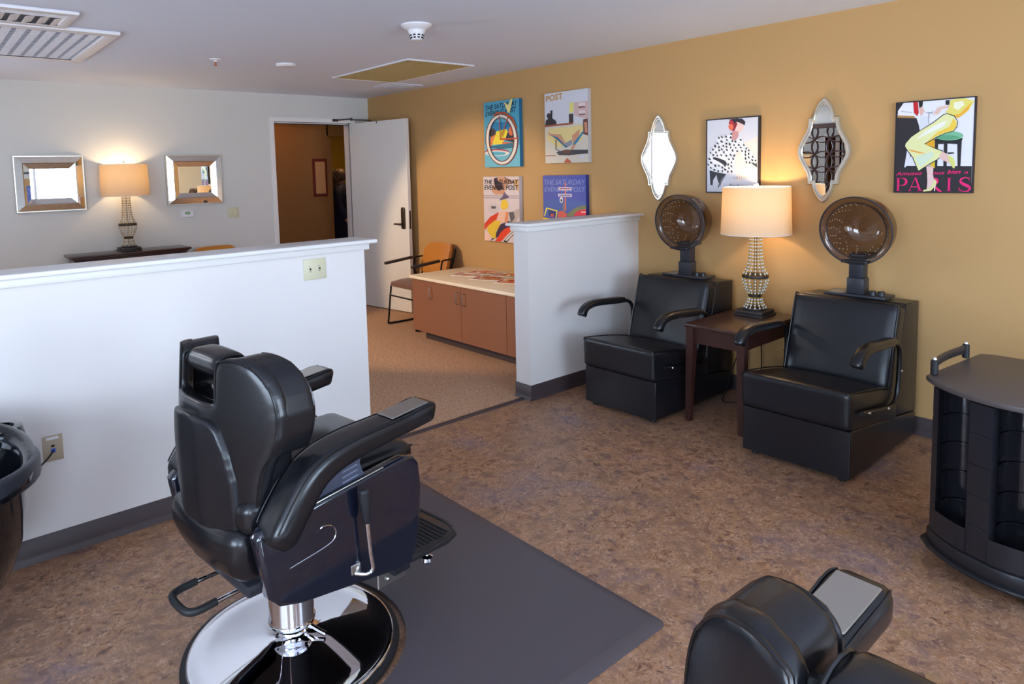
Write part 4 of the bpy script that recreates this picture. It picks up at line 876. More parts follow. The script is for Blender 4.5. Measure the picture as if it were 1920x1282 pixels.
# ---------------------------------------------------------------- bevelled mirrors on the back wall
def bevel_mirror(x0, x1, z0, z1, label):
    t = thing('wall_mirror', label, 'mirror', ((x0+x1)/2, YB, (z0+z1)/2), 0, 'rectangular mirrors on the white wall')
    w = (x1-x0)/2; h = (z1-z0)/2
    bm = BM()
    for a in ((-w,w,h-.012,h),(-w,w,-h,-h+.012)): box(bm, a[0],a[1],-.03,0,a[2],a[3],.002,1)
    for a in ((-w,-w+.012),(w-.012,w)): box(bm, a[0],a[1],-.03,0,-h+.012,h-.012,.002,1)
    finish(bm, 'outer_frame', M_SILVER, t)
    def ringm(w1,h1,y1,w2,h2,y2,name,m):
        bm = BM()
        A = [bm.verts.new(p) for p in ((-w1,y1,-h1),(w1,y1,-h1),(w1,y1,h1),(-w1,y1,h1))]
        B = [bm.verts.new(p) for p in ((-w2,y2,-h2),(w2,y2,-h2),(w2,y2,h2),(-w2,y2,h2))]
        for i in range(4): bm.faces.new((A[i],A[(i+1)%4],B[(i+1)%4],B[i]))
        o = finish(bm, name, m, t, 0); return o
    a = w-.012; b = h-.012
    ringm(a,b,-.028, a-.052,b-.052,-.050,'bevel_strip',M_MIRROR)
    ringm(a-.052,b-.052,-.050, a-.060,b-.060,-.046,'groove',M_STEEL)
    ringm(a-.060,b-.060,-.046, a-.105,b-.105,-.030,'bevel_strip',M_MIRROR)
    bm = BM(); box(bm, -(a-.105), a-.105, -.031, -.029, -(b-.105), b-.105); finish(bm, 'mirror_glass', M_MIRROR, t, 0)
    bm = BM(); box(bm, -w+.002, w-.002, -.026, -.0, -h+.002, h-.002); finish(bm, 'backing', M_DARK, t, 0)
bevel_mirror(.742, 1.282, 1.279, 1.774, 'wider mirror-framed mirror left of the console lamp, full of window glare')
bevel_mirror(1.990, 2.535, 1.278, 1.774, 'narrower mirror-framed mirror right of the console lamp, over the thermostat')

# ---------------------------------------------------------------- quatrefoil mirrors on the mustard wall
def quatre(k):
    """half outline (y>=0) scaled; returns closed outline in (y,z)"""
    half = [(0,.318),(.025,.296),(.045,.262),(.058,.225),(.063,.200),(.090,.200),(.090,.168),(.100,.125),(.128,.075),(.150,.030),(.155,-.005),(.150,-.040),(.128,-.085),(.100,-.135),(.090,-.175),(.090,-.205),(.063,-.205),(.058,-.230),(.045,-.265),(.025,-.298),(0,-.318)]
    return half
def inset(poly, d):
    n = len(poly); o = []
    for i in range(n):
        p = Vector(poly[i]); a = (p-Vector(poly[i-1])).normalized(); b = (Vector(poly[(i+1)%n])-p).normalized()
        na = Vector((-a.y,a.x)); nb = Vector((-b.y,b.x)); m = (na+nb); m = m.normalized() if m.length > 1e-6 else na
        c = max(.35, m.dot(na)); o.append(tuple(p+m*d/c))
    return o
def foil_mirror(yc, zc, label):
    t = thing('quatrefoil_mirror', label, 'mirror', (XW, yc, zc), 0, 'quatrefoil mirrors on the mustard wall')
    h = quatre(1); out = [(-y, z) for y, z in h] + [(y, z) for y, z in h[::-1][1:-1]]     # counter-clockwise in (y,z)
    area = sum(out[i-1][0]*out[i][1]-out[i][0]*out[i-1][1] for i in range(len(out)))
    if area < 0: out = out[::-1]
    hin = [(0,.272),(.017,.256),(.032,.230),(.042,.202),(.046,.172),(.066,.172),(.066,.150),(.077,.110),(.101,.062),(.121,.025),(.126,-.005),(.121,-.035),(.101,-.072),(.077,-.117),(.066,-.155),(.066,-.177),(.046,-.177),(.042,-.207),(.032,-.235),(.017,-.260),(0,-.272)]
    inn = [(-y, z) for y, z in hin] + [(y, z) for y, z in hin[::-1][1:-1]]
    if area < 0: inn = inn[::-1]
    def inset(o_, d): return [(a[0]+(b[0]-a[0])*d/.030, a[1]+(b[1]-a[1])*d/.030) for a, b in zip(out, inn)]
    prof = [(0,0),(0,.018),(.006,.026),(.014,.026),(.019,.018),(.024,.018),(.030,.012)]
    bm = BM(); rings = []
    for d, x in prof: rings.append([bm.verts.new((-x,p[0],p[1])) for p in inset(out, d)])
    n = len(out)
    for A, B in zip(rings, rings[1:]):
        for i in range(n): bm.faces.new((A[i],A[(i+1)%n],B[(i+1)%n],B[i]))
    finish(bm, 'frame', M_SILVER, t, 40)
    bm = BM(); vs = [bm.verts.new((-.013,p[0],p[1])) for p in inset(out, .0285)]
    for tr in geometry.tessellate_polygon([[v.co for v in vs]]): bm.faces.new([vs[i] for i in tr])
    finish(bm, 'mirror_glass', M_MIRROR, t, 0)
foil_mirror(3.022, 1.602, 'silver quatrefoil mirror on the left of the polka-dot blouse print')
foil_mirror(1.851, 1.612, 'silver quatrefoil mirror between the polka-dot print and the PARIS poster')

# ---------------------------------------------------------------- prints and canvases
def framed(name, y_left, y_right, z0, z1, key, label, cat, group, depth=.028, fw=.006, mf=None, bg=(228,228,234), side=None, floater=True):
    """thing hung on the mustard wall; the face looks toward -x, its left edge is the larger y"""
    t = thing(name, label, cat, (XW, (y_left+y_right)/2, (z0+z1)/2), 0, group)
    w = (y_left-y_right)/2; h = (z1-z0)/2
    bm = BM()
    if floater:
        for a in ((-w,w,h-fw,h),(-w,w,-h,-h+fw)): box(bm,-depth-.002,0,a[0],a[1],a[2],a[3])
        for a in ((-w,-w+fw),(w-fw,w)): box(bm,-depth-.002,0,a[0],a[1],-h+fw,h-fw)
        finish(bm, 'frame', mf or M_BLACKF, t, 0); bm = BM(); iw = fw
    else: iw = 0
    box(bm, -depth, -.001, -w+iw, w-iw, -h+iw, h-iw); finish(bm, 'canvas', flat(side or bg), t, 0)
    W = 2*(w-iw); H = 2*(h-iw)
    p = Print((-depth-.0003, w-iw, -h+iw), (0,-W,0), (0,0,H), (-1,0,0))
    p.poly([(0,0),(1,0),(1,1),(0,1)], bg)
    return t, p, W, H
CREAM=(228,224,212)
t, p, W, H = framed('framed_poster', 1.462, 1.092, 1.362, 1.862, 'paris', 'PARIS poster with yellow dress, stool and pink lettering in thin black frame', 'poster', None, .022, .006, None, (228,228,234))
arts = ART['paris']
PINK = (225,25,110)
def draw(p, items):
    for c, q in items: p.poly(q, c)
draw(p, arts[:31])
# lettering
p.text('Amusez', .01, .185, .37, .042, PINK, .35, .012, .012); p.text('vous', .455, .192, .21, .040, PINK, .35, .012, .006); p.text('bien', .695, .198, .17, .046, PINK, .35, .012); p.text('a', .905, .200, .055, .030, PINK, .35, .012)
def R(x0,x1,y0,y1): return [(x0,y0),(x1,y0),(x1,y1),(x0,y1)]
B0, T0 = .008, .158; Hh = T0-B0
def serif_v(x, w, sw=.028): return [R(x,x+w,B0,T0), R(x-sw/2,x+w+sw/2,B0,B0+.006), R(x-sw/2,x+w+sw/2,T0-.006,T0)]
q = serif_v(.035,.030); q += band([(.05,T0-.003),(.11,T0-.004),(.150,T0-.022),(.160,T0-.045),(.148,T0-.070),(.11,T0-.086),(.06,T0-.087)], [.006,.008,.028,.036,.028,.008,.006]); p.quads(q, PINK)
q = [[(.198,B0),(.208,B0),(.285,T0+.004),(.278,T0+.004)], [(.335,B0),(.370,B0),(.295,T0+.004),(.272,T0+.004)], R(.232,.325,B0+.042,B0+.052), R(.185,.232,B0,B0+.006), R(.315,.390,B0,B0+.006)]; p.quads(q, PINK)
q = serif_v(.455,.030); q += band([(.47,T0-.003),(.53,T0-.004),(.565,T0-.020),(.575,T0-.040),(.563,T0-.062),(.53,T0-.076),(.48,T0-.077)], [.006,.008,.028,.034,.026,.008,.006]); q += band([(.51,T0-.075),(.56,B0+.035),(.61,B0+.004),(.64,B0+.001)], [.028,.030,.024,.005]); p.quads(q, PINK)
p.quads(serif_v(.71,.030), PINK)
q = band([(.975,T0-.035),(.965,T0-.012),(.92,T0-.002),(.875,T0-.020),(.868,T0-.048),(.905,T0-.072),(.96,B0+.056),(.985,B0+.032),(.962,B0+.006),(.92,B0-.001),(.868,B0+.012),(.852,B0+.042)], [.004,.010,.012,.022,.026,.034,.034,.028,.016,.008,.008,.003]); q += [R(.972,.978,T0-.045,T0), R(.849,.855,B0,B0+.05)]; p.quads(q, PINK)
draw(p, arts[31:])
p.done('print', t)
t, p, W, H = framed('framed_print', 2.628, 2.249, 1.351, 1.852, 'fashion', 'fashion print of a woman in polka-dot blouse and hat, thin black frame', 'poster', None, .026, .008, None, (214,216,226))
draw(p, ART['fashion'])
p.text('VINTAGE', .55, .175, .34, .04, (150,155,170)); p.text('Fashion', .46, .062, .36, .05, (70,90,110), .35)
p.done('print', t)
GC = 'canvas prints on the mustard wall'
def words(p, l1, l2, y1, y2, c, sh=.2, w=.96, hh=.072):
    p.text(l1, .03, y1, w, hh, c, sh, .015); p.text(l2, .03, y2, w, hh, c, sh, .015)
t, p, W, H = framed('canvas_print', 4.945, 4.465, 1.571, 2.174, 'wheel', 'blue canvas print with a large white-tyred bicycle wheel, top left of four', 'canvas print', GC, .04, 0, None, (80,165,195), (30,105,145), False)
draw(p, ART['wheel'][:9]); p.text('THE SATURDAY', .05, .875, .92, .075, (28,28,60), .25, .012, .03); p.text('EVENING POST', .05, .785, .88, .075, (28,28,60), .25, .012, .03); draw(p, ART['wheel'][9:]); p.done('printed_face', t)
t, p, W, H = framed('canvas_print', 4.15, 3.672, 1.589, 2.177, 'terrace', 'pale canvas print with white top and orange lettering, top right of four', 'canvas print', GC, .04, 0, None, (205,208,218), (188,186,190), False)
draw(p, ART['terrace']); p.text('POST', .04, .885, .40, .085, (200,140,65), 0, .02, .04); p.done('printed_face', t)
t, p, W, H = framed('canvas_print', 4.975, 4.485, .874, 1.482, 'orange', 'pinkish-white canvas print with red and yellow shapes, bottom left of four', 'canvas print', GC, .04, 0, None, (215,200,200), (196,186,190), False)
draw(p, ART['orange']); words(p, 'THE SATURDAY', 'EVENING POST', .885, .80, (30,26,34)); p.done('printed_face', t)
t, p, W, H = framed('canvas_print', 4.184, 3.70, .885, 1.486, 'road', 'blue canvas print with yellow and red shapes behind the half-wall', 'canvas print', GC, .04, 0, None, (72,84,165), (38,52,125), False)
words(p, 'THE SATURDAY', 'EVENING POST', .87, .77, (120,135,190)); draw(p, ART['road']); p.done('printed_face', t)
t = thing('hall_picture', 'small red-framed picture on the hallway wall beside the woman', 'picture', (4.27, 8.3, 1.50))
bm = BM(); box(bm, -.10, .10, -.025, 0, -.25, .25, .004, 1); finish(bm, 'frame', mat('red_brown_frame',(110,42,34),.4), t)
bm = BM(); box(bm, -.07, .07, -.028, -.024, -.21, .21); finish(bm, 'print', mat('sepia_print',(205,150,100),.6), t, 0)

# ---------------------------------------------------------------- lattice screen and moss balls by the left wall (seen in the mirrors)
t = thing('lattice_mirror', 'dark lattice mirror of overlapping circles hanging on the left wall', 'mirror', (XL, 4.75, .0))
bm = BM(); f = .07
box(bm,.0,.05,-.75,.75,.95,1.02,.004,1); box(bm,.0,.05,-.75,.75,2.05,2.12,.004,1); box(bm,.0,.05,-.75,-.68,1.02,2.05); box(bm,.0,.05,.68,.75,1.02,2.05)
finish(bm, 'frame', M_WOOD, t)
bm = BM()
for i in range(-3, 4):
    for j in range(-2, 3):
        c = (i*.23, 1.535+j*.23)
        pts = []
        for k in range(28):
            a = 2*PI*k/28; y = c[0]+.23*.7*math.cos(a); z = c[1]+.23*.7*math.sin(a)
            pts.append((.025, max(-.69,min(.69,y)), max(1.01,min(2.06,z))))
        tube(bm, pts, .010, 6, closed=True)
finish(bm, 'lattice', M_WOOD, t)
bm = BM(); box(bm, .002, .01, -.69, .69, 1.01, 2.06); finish(bm, 'mirror_glass', M_MIRROR, t, 0)
# ---------------------------------------------------------------- crystal table lamps
def make_lamp(label, loc, rz=0):
    t = thing('table_lamp', label, 'table lamp', loc, rz, 'beaded table lamps')
    bm = BM(); box(bm,-.093,.093,-.093,.093,0,.012,.003,2); box(bm,-.085,.085,-.085,.085,.012,.034,.004,2); finish(bm, 'base', M_IRON, t)
    for pr_ in ([(.066,.034),(.069,.040),(.066,.048)], [(.036,.112),(.039,.118),(.039,.128),(.036,.132)], [(.074,.234),(.079,.240),(.079,.250),(.074,.256)], [(.034,.505),(.036,.512),(.030,.520)]):
        bm = BM(); lathe(bm, pr_, 28); finish(bm, 'ring', M_IRON, t)
    bm = BM(); tube(bm, [(0,0,.034),(0,0,.56)], .007, 10); finish(bm, 'stem', M_IRON, t)
    def strand(pts, name, n, cnt):
        P = crom([(x,0,z) for x,z in pts], 10); L = [0]
        for a, b in zip(P, P[1:]): L.append(L[-1]+(b-a).length)
        def at(d):
            for i in range(len(L)-1):
                if L[i+1] >= d: return P[i].lerp(P[i+1], (d-L[i])/max(1e-9,L[i+1]-L[i]))
            return P[-1]
        bm = BM(); tube(bm, P, .0012, 4)
        mi = []
        for k in range(cnt):
            c = at(L[-1]*(k+.5)/cnt); r = .0064 if k % 2 else .0046
            b0 = len(bm.faces)
            bmesh.ops.create_icosphere(bm, subdivisions=1, radius=r, matrix=Matrix.Translation(c) @ Matrix.Diagonal((1,1,1.15 if k%2 else 1.5,1)))
            bm.faces.ensure_lookup_table()
            for f in bm.faces[b0:]: f.material_index = 1 if k % 2 else 2
        me = bpy.data.meshes.new(name)
        for f in bm.faces: f.smooth = True
        bm.to_mesh(me); bm.free()
        for m in (M_IRON, M_CRYSTAL, M_GOLDB): me.materials.append(m)
        for i in range(n):
            o = bpy.data.objects.new(name, me); COL.objects.link(o); o.parent = t; o.rotation_euler = (0,0,2*PI*i/n)
    strand([(.034,.512),(.035,.44),(.037,.385),(.042,.335),(.052,.290),(.076,.252)], 'bead_strand', 14, 25)
    strand([(.077,.238),(.072,.205),(.058,.165),(.044,.140),(.038,.130)], 'bead_strand', 14, 11)
    strand([(.038,.115),(.044,.085),(.056,.060),(.066,.046)], 'bead_strand', 14, 8)
    bm = BM()
    prof = [(.206,.510),(.197,.800)]
    rings = [[bm.verts.new((r*math.cos(2*PI*k/64), r*math.sin(2*PI*k/64), z)) for k in range(64)] for r, z in prof]
    for k in range(64): bm.faces.new((rings[0][k],rings[0][(k+1)%64],rings[1][(k+1)%64],rings[1][k]))
    sh = finish(bm, 'lamp_shade', M_SHADE, t, 60)
    for r, z in prof:
        bm = BM(); tube(bm, [(r*math.cos(2*PI*k/48), r*math.sin(2*PI*k/48), z) for k in range(48)], .0022, 5, closed=True)
        if z > .6:
            for k in range(3):
                a = 2*PI*k/3; tube(bm, [(0,0,.785),(.197*math.cos(a),.197*math.sin(a),.799)], .0018, 5)
        finish(bm, 'shade_ring', M_WHITEP, sh)
    bm = BM(); lathe(bm, [(.006,.785),(.009,.800),(.014,.806),(.015,.818),(.008,.828),(0,.830)], 16); finish(bm, 'finial', M_WHITEP, t)
    bm = BM(); lathe(bm, [(0,.560),(.014,.565),(.016,.590),(.03,.625),(.032,.65),(.022,.675),(0,.685)], 20)
    finish(bm, 'bulb', mat('warm_bulb', (255,225,180), .4, emit=(255,205,140), estr=6), t)
    return t
LAMP1 = make_lamp('beaded crystal lamp with cream drum shade on the table between the dryer chairs', (4.07, 2.15, .600), .04)
LAMP2 = dup(LAMP1, (1.585, 6.93, .8845), 0, 'beaded crystal lamp with glowing drum shade on the console by the white wall')
def bulb_light(root, E):
    l = bpy.data.lights.new('bulb_light', 'POINT'); l.energy = E; l.color = (1,.72,.42); l.shadow_soft_size = .035
    o = bpy.data.objects.new('bulb_light', l); COL.objects.link(o); o.parent = root; o.location = (0,0,.705)
bulb_light(LAMP1, BULB); bulb_light(LAMP2, BULB*.75)

# ---------------------------------------------------------------- end table
def end_table():
    t = thing('end_table', 'dark wooden end table with tapered legs between the two dryer chairs', 'side table', (3.89, 2.135, 0))
    hx, hy = .325, .195
    bm = BM(); box(bm, -hx, hx, -hy, hy, .578, .600, .006, 3); finish(bm, 'tabletop', M_WOODT, t)
    bm = BM(); i = .035
    for a in ((-hx+i,-hx+i+.018,-hy+i,hy-i),(hx-i-.018,hx-i,-hy+i,hy-i)): box(bm,a[0],a[1],a[2],a[3],.480,.578)
    for a in ((-hy+i,-hy+i+.018),(hy-i-.018,hy-i)): box(bm,-hx+i,hx-i,a[0],a[1],.480,.578)
    box(bm,-hx+i-.003,-hx+i+.0,-hy+i,hy-i,.480,.488)
    finish(bm, 'apron', M_WOOD, t, 0)
    for sx in (-1,1):
        for sy in (-1,1):
            bm = BM(); cx, cy = sx*(hx-.032), sy*(hy-.032); ox, oy = cx+sx*.012, cy+sy*.008; a, b = .023, .015
            loft(bm, [[(ox+u*b, oy+v*b, 0) for u,v in ((-1,-1),(1,-1),(1,1),(-1,1))], [(cx+u*a, cy+v*a, .43) for u,v in ((-1,-1),(1,-1),(1,1),(-1,1))], [(cx+u*a, cy+v*a, .5785) for u,v in ((-1,-1),(1,-1),(1,1),(-1,1))]])
            finish(bm, 'leg', M_WOOD, t, 20)
end_table()
bm = BM(); tube(bm, [(4.272,2.20,.60),(4.272,2.21,.40),(4.26,2.20,.20),(4.25,2.20,.05),(4.12,2.24,.008),(4.02,2.33,.006),(4.10,2.36,.05),(4.16,2.345,.2),(4.26,2.34,.33),(4.30,2.33,.36)], .0035, 7, 6)
tag(finish(bm, 'loose_cable', M_DARK), 'thin black cable looping onto the floor behind the end table', 'cable')
bm = BM(); tube(bm, [(4.295,1.96,.40),(4.24,1.95,.34),(4.22,1.95,.2),(4.23,1.97,.05),(4.2,2.05,.008),(4.1,2.1,.006)], .0045, 7, 6)
tag(finish(bm, 'power_cable', M_DARK), 'thick black power cable hanging down the wall beside the right dryer chair', 'cable')

# ---------------------------------------------------------------- console behind the half wall
t = thing('console_table', 'dark wooden console table against the white wall under the glowing lamp', 'console table', (1.585, 6.93, 0))
bm = BM(); box(bm,-.515,.515,-.155,.150,.846,.866,.005,2); box(bm,-.495,.495,-.140,.145,.832,.8465,.005,2); finish(bm, 'tabletop', M_WOOD, t)
bm = BM(); box(bm,-.48,.48,-.125,.14,.72,.832,.003,1); a_ = finish(bm, 'apron', M_WOOD, t)
for s in (-.24,.24):
    bm = BM(); box(bm, s-.21, s+.21, -.131, -.122, .735, .822, .003, 1); d_ = finish(bm, 'drawer', M_WOOD, t)
    bm = BM(); lathe(bm, [(.006,0),(.005,.012),(.012,.018),(.012,.022),(0,.026)], 14, M=Matrix.Translation((s,-.13,.78)) @ Matrix.Rotation(PI/2,4,'X')); finish(bm, 'knob', M_BRONZE, d_)
for sx in (-.455,.455):
    for sy in (-.10,.115):
        bm = BM(); box(bm, sx-.024, sx+.024, sy-.024, sy+.024, 0, .721, .004, 1); finish(bm, 'leg', M_WOOD, t)
bm = BM(); box(bm,-.45,.45,-.095,.11,.14,.16,.003,1); finish(bm, 'shelf', M_WOOD, t)

t.scale = (1, 1, 1.0213)
# ---------------------------------------------------------------- low cabinet with magazines
CX, CY0, CY1 = 3.570, YP+.145, 5.215
t = thing('base_cabinet', 'long low brown laminate cabinet with wire pulls against the mustard wall', 'cabinet', (3.94, (CY0+CY1)/2, 0))
def cb(bm, x0,x1,y0,y1,z0,z1,bev=0): box(bm, x0-3.94, x1-3.94, y0-(CY0+CY1)/2, y1-(CY0+CY1)/2, z0, z1, bev, 1)
bm = BM(); cb(bm, CX+.018, XW-.006, CY0, CY1-.012, .085, .572); finish(bm, 'body', M_CAB, t, 0)
bm = BM(); cb(bm, CX+.085, XW-.01, CY0, CY1-.09, 0, .085); finish(bm, 'toe_kick', M_BASE, t, 0)
for y0, y1, hy in ((4.485,5.20,4.83),(3.92,4.481,4.432),(3.365,3.916,None)):
    bm = BM(); cb(bm, CX, CX+.018, y0, y1, .09, .568, .001); d_ = finish(bm, 'door', M_CAB, t, 30)
    hs = {5.20:4.905, 4.481:4.435, 3.916:3.42}[y1]
    for hy in ([4.905, 4.520] if y1 == 5.20 else [hs]):
        bm = BM(); X_ = CX-3.94; Y_ = hy-(CY0+CY1)/2
        tube(bm, [(X_+.001,Y_,.515),(X_-.020,Y_,.515),(X_-.027,Y_,.508),(X_-.028,Y_,.49),(X_-.028,Y_,.44),(X_-.027,Y_,.422),(X_-.020,Y_,.415),(X_+.001,Y_,.415)], .004, 8); finish(bm, 'handle', M_STEEL, d_)
bm = BM(); box(bm, CX-.025, XW-.004, CY0, CY1, .5725, .600, .004, 2)
tag(finish(bm, 'worktop', M_TOP), 'cream laminate worktop lying on the low brown cabinet', 'worktop')
MAGC = [[(225,190,170),(225,120,80),(235,232,228)],[(232,170,130),(215,80,60),(240,225,205)],[(200,120,90),(225,190,110),(230,222,215)],[(232,150,90),(150,180,90),(240,235,225)],[(238,150,80),(215,90,50),(245,228,205)],[(210,190,110),(140,180,80),(240,240,235)]]
MAG = [(3.93,4.80,.35,.600,0,'open-looking magazine at the left end of the pile on the cream worktop'),
       (4.06,4.75,.28,.6072,1,'magazine with orange and red cover lying over the leftmost one'),
       (3.90,4.50,.42,.600,2,'magazine with dark spine edge in the middle of the worktop row'),
       (4.10,4.445,.30,.6075,3,'magazine with green corner behind the middle of the worktop row'),
       (3.92,4.21,.45,.600,4,'bright orange magazine nearest the half-wall on the worktop'),
       (4.14,4.15,.22,.6075,5,'green and yellow magazine at the wall side by the half-wall')]
for x, y, a, z, k, lb in MAG:
    t = thing('magazine', lb, 'magazine', (x, y, z), a, 'magazines on the cream worktop')
    bm = BM(); box(bm,-.105,.105,-.138,.138,0,.004); finish(bm, 'pages', flat((225,220,210)), t, 0)
    c = MAGC[k]; p = Print((-.105,-.138,.0041), (.21,0,0), (0,.276,0), (0,0,1)); p.poly([(0,0),(1,0),(1,1),(0,1)], c[2])
    rnd = random.Random(k)
    p.poly([(.04,.03),(.96,.03),(.96,.78),(.04,.78)], c[0])
    for q in range(16):
        cx, cy, r = rnd.uniform(.15,.85), rnd.uniform(.08,.72), rnd.uniform(.05,.13)
        p.poly([(cx+r*math.cos(s*PI/4)*rnd.uniform(.7,1.1), cy+r*.8*math.sin(s*PI/4)) for s in range(8)], rnd.choice([c[1],(235,205,170),(215,60,50),(245,235,225),(190,90,50),(150,60,50)]))
    p.poly([(.08,.84),(.75,.84),(.75,.92),(.08,.92)], (200,60,60)); p.done('cover', t)

# ---------------------------------------------------------------- stacking armchairs of the waiting corner
def waiting_chair(label, loc, rz):
    """faces local -x"""
    t = thing('waiting_chair', label, 'chair', loc, rz, 'mustard waiting chairs')
    w = .235
    bm = BM(); softbox(bm, (.0,0,.435), (.225,.225,.022), .02, (0,0,.012), 12, lambda v: (v.x, v.y*(1-.12*max(0,v.x)/.22), v.z-.02*max(0,(-v.x-.12))/.1)); finish(bm, 'seat', M_SEAT, t, 60)
    bm = BM(); prism(bm, rrect(.464,.31,.07,5), -.020, .020, 'x'); mb = remeshed(bm, .010, 5, lambda v: (v.x-.06*(v.y/.23)**2+.215+.10*(v.z+.15)/.3, v.y*(1-.10*(v.z+.155)/.31), v.z+.655)); link(mb, 'backrest', M_ORANGE, t, 60)
    for s in (-1,1):
        bm = BM()
        tube(bm, [(-.16,s*w,.43),(-.20,s*w,.40),(-.235,s*(w+.01),.08),(-.24,s*(w+.012),.03),(-.21,s*(w+.012),.012),(.16,s*(w+.012),.012),(.20,s*(w+.012),.03),(.19,s*w,.10),(.14,s*w,.40),(.17,s*(w-.005),.46),(.26,s*(w-.012),.66),(.29,s*(w-.02),.76)], .0095, 8, 3); f_ = finish(bm, 'side_frame', M_DARK, t)
        bm = BM(); box(bm, -.21,.13, s*w-.021, s*w+.021, .640, .668, .011, 3, M=Matrix.Translation((0,0,.0)) @ Matrix.Rotation(-.09,4,'Y')); finish(bm, 'armrest', mat('brown_black_pad',(50,40,36),.5), t)
        bm = BM(); tube(bm, [(.235,s*w,.665),(.12,s*w,.66),(.10,s*w,.64),(.085,s*w,.55),(.11,s*w,.49),(.15,s*w,.46)], .008, 8, 3); finish(bm, 'arm_frame', M_DARK, t)
    bm = BM(); tube(bm, [(-.212,-w,.30),(-.212,w,.30)], .008, 8); tube(bm, [(.15,-w,.41),(.15,w,.41)], .008, 8); finish(bm, 'cross_rail', M_DARK, t)
    return t
WC = waiting_chair('mustard and brown waiting chair with black tube frame beside the low cabinet', (3.96, 5.62, .002), 0)
WC2 = dup(WC, (2.40, 6.735, .002), PI/2, 'waiting chair by the white wall, only its mustard top edge showing over the half-wall')
WC2.scale = (1, 1, 1.045)
# ---------------------------------------------------------------- hooded dryer chairs
def dryer_chair(label, loc):
    """local frame: faces -x, centre of the width at y=0; x measured from the wall-facing origin (world x = local x + loc.x)"""
    t = thing('dryer_chair', label, 'dryer chair', loc, 0, 'hooded hair dryer chairs')
    O = 3.82                                       # profile numbers are distances from the camera wall; shift to local
    P = lambda l: [(x-O, z) for x, z in l]
    w = .272
    bm = BM(); prism(bm, P([(3.375,.028),(3.375,.262),(3.40,.266),(4.235,.158),(4.235,.028)]), -w, w, 'y', .008, 3); finish(bm, 'base', M_VINYLB, t)
    for x in (3.42,4.18):
        for s in (-1,1):
            bm = BM(); cyl(bm, (x-O, s*(w-.05)), .018, 0, .029, 14, .003); finish(bm, 'foot', M_RUBBER, t)
    # seat cushion: sheared box so that top and bottom fall to the back
    def seatw(v):
        k = (v.x+.245)/.55
        return (v.x, v.y, v.z + .345 - k*.075 - .0*v.z)
    bm = BM(); softbox(bm, (.0-.165,0,0), (.300,w+.002,.092), .022, (0,0,.012), 14, lambda v: (v.x, v.y, v.z+.361-(v.x+.465)*.150 - max(0,(v.x+.1))*.05))
    st = finish(bm, 'seat_cushion', M_VINYLB, t, 60)
    for s in (-1,1):
        bm = BM(); tube(bm, [(-.452,s*(w-.004),.285),(-.456,s*(w-.004),.425),(-.440,s*(w-.008),.447),(-.2,s*(w-.004),.418),(.05,s*(w-.004),.372)], .0035, 6, 3); finish(bm, 'piping', M_LEATHERD, st)
    # back housing
    bm = BM(); prism(bm, P([(3.905,.205),(3.915,.345),(4.040,.775),(4.055,.785),(4.238,.775),(4.236,.163)]), -w, w, 'y', .008, 3); finish(bm, 'back_housing', M_VINYLB, t)
    ang = math.atan2(.13,.44)
    Mx = Matrix.Translation((3.935-O,0,.562)) @ Matrix.Rotation(ang,4,'Y')
    bm = BM(); softbox(bm, (0,0,0), (.056,w+.002,.232), .030, (.014,0,0), 14, lambda v: Mx @ v); bk = finish(bm, 'back_cushion', M_VINYLB, t, 60)
    for s in (-1,1):
        bm = BM(); tube(bm, [Mx @ Vector(p) for p in ((-.05,s*(w-.003),-.21),(-.052,s*(w-.003),0),(-.048,s*(w-.004),.21),(-.02,s*(w-.004),.230),(.05,s*(w-.004),.228))], .0035, 6, 4); finish(bm, 'piping', M_LEATHERD, bk)
    # arms
    for s in (-1,1):
        y = s*(w+.022)
        bm = BM(); path = [(3.372,.583),(3.388,.616),(3.425,.640),(3.50,.652),(3.62,.646),(3.80,.632)]
        C_ = crom([(x-O,0,z) for x,z in path], 4); rings = []
        for i, c in enumerate(C_):
            tg = (C_[min(i+1,len(C_)-1)]-C_[max(i-1,0)]).normalized(); nn = Vector((-tg.z,0,tg.x)); f_ = 1.0+.35*max(0,1-i/7); e_ = .82 if i in (0,len(C_)-1) else 1
            rings.append([(c+Vector((0,1,0))*(a*e_)+nn*(b*f_*e_)) + Vector((0,y,0)) for a, b in rrect(.056,.046,.018,3)])
        loft(bm, rings); finish(bm, 'armrest', M_LEATHER, t, 50)
        bm = BM(); tube(bm, [(3.74-O,y,.632),(3.83-O,y,.622),(3.885-O,y,.595),(3.905-O,y,.54),(3.900-O,y,.42),(3.880-O,y,.33),(3.84-O,y,.300),(3.78-O,y,.296),(3.62-O,y,.318),(3.44-O,y,.345)], .0125, 10, 4); a_ = finish(bm, 'arm_frame', M_LEATHERD, t)
        bm = BM(); screws(bm, [Vector((x-O,y+s*.011,z)) for x, z in ((3.50,.336),(3.74,.301),(3.902,.46))], .008, 'y', s); finish(bm, 'bolts', M_CHROME, a_)
    # controls, post, hood
    bm = BM(); box(bm, 4.055-O,4.205-O,-.165,.155,.786,.801,.004,2); pn = finish(bm, 'control_panel', M_PLAST3, t)
    bm = BM(); box(bm, 4.068-O,4.19-O,.06,.14,.8008,.8016); finish(bm, 'sticker', mat('grey_sticker',(140,138,140),.4), pn, 0)
    for x, y in ((4.105,-.085),(4.115,-.125)):
        bm = BM(); lathe(bm, [(.019,.8),(.018,.822),(.015,.825),(0,.825)], 18, (x-O,y,0)); finish(bm, 'knob', M_PLAST2, pn)
    bm = BM(); M_ = Matrix.Rotation(0,4,'Z')
    box(bm, 4.085-O,4.165-O,-.045,.045,.801,.890,.004,2); box(bm, 4.092-O,4.160-O,-.038,.038,.890,1.030,.004,2); finish(bm, 'post', M_PLAST3, t)
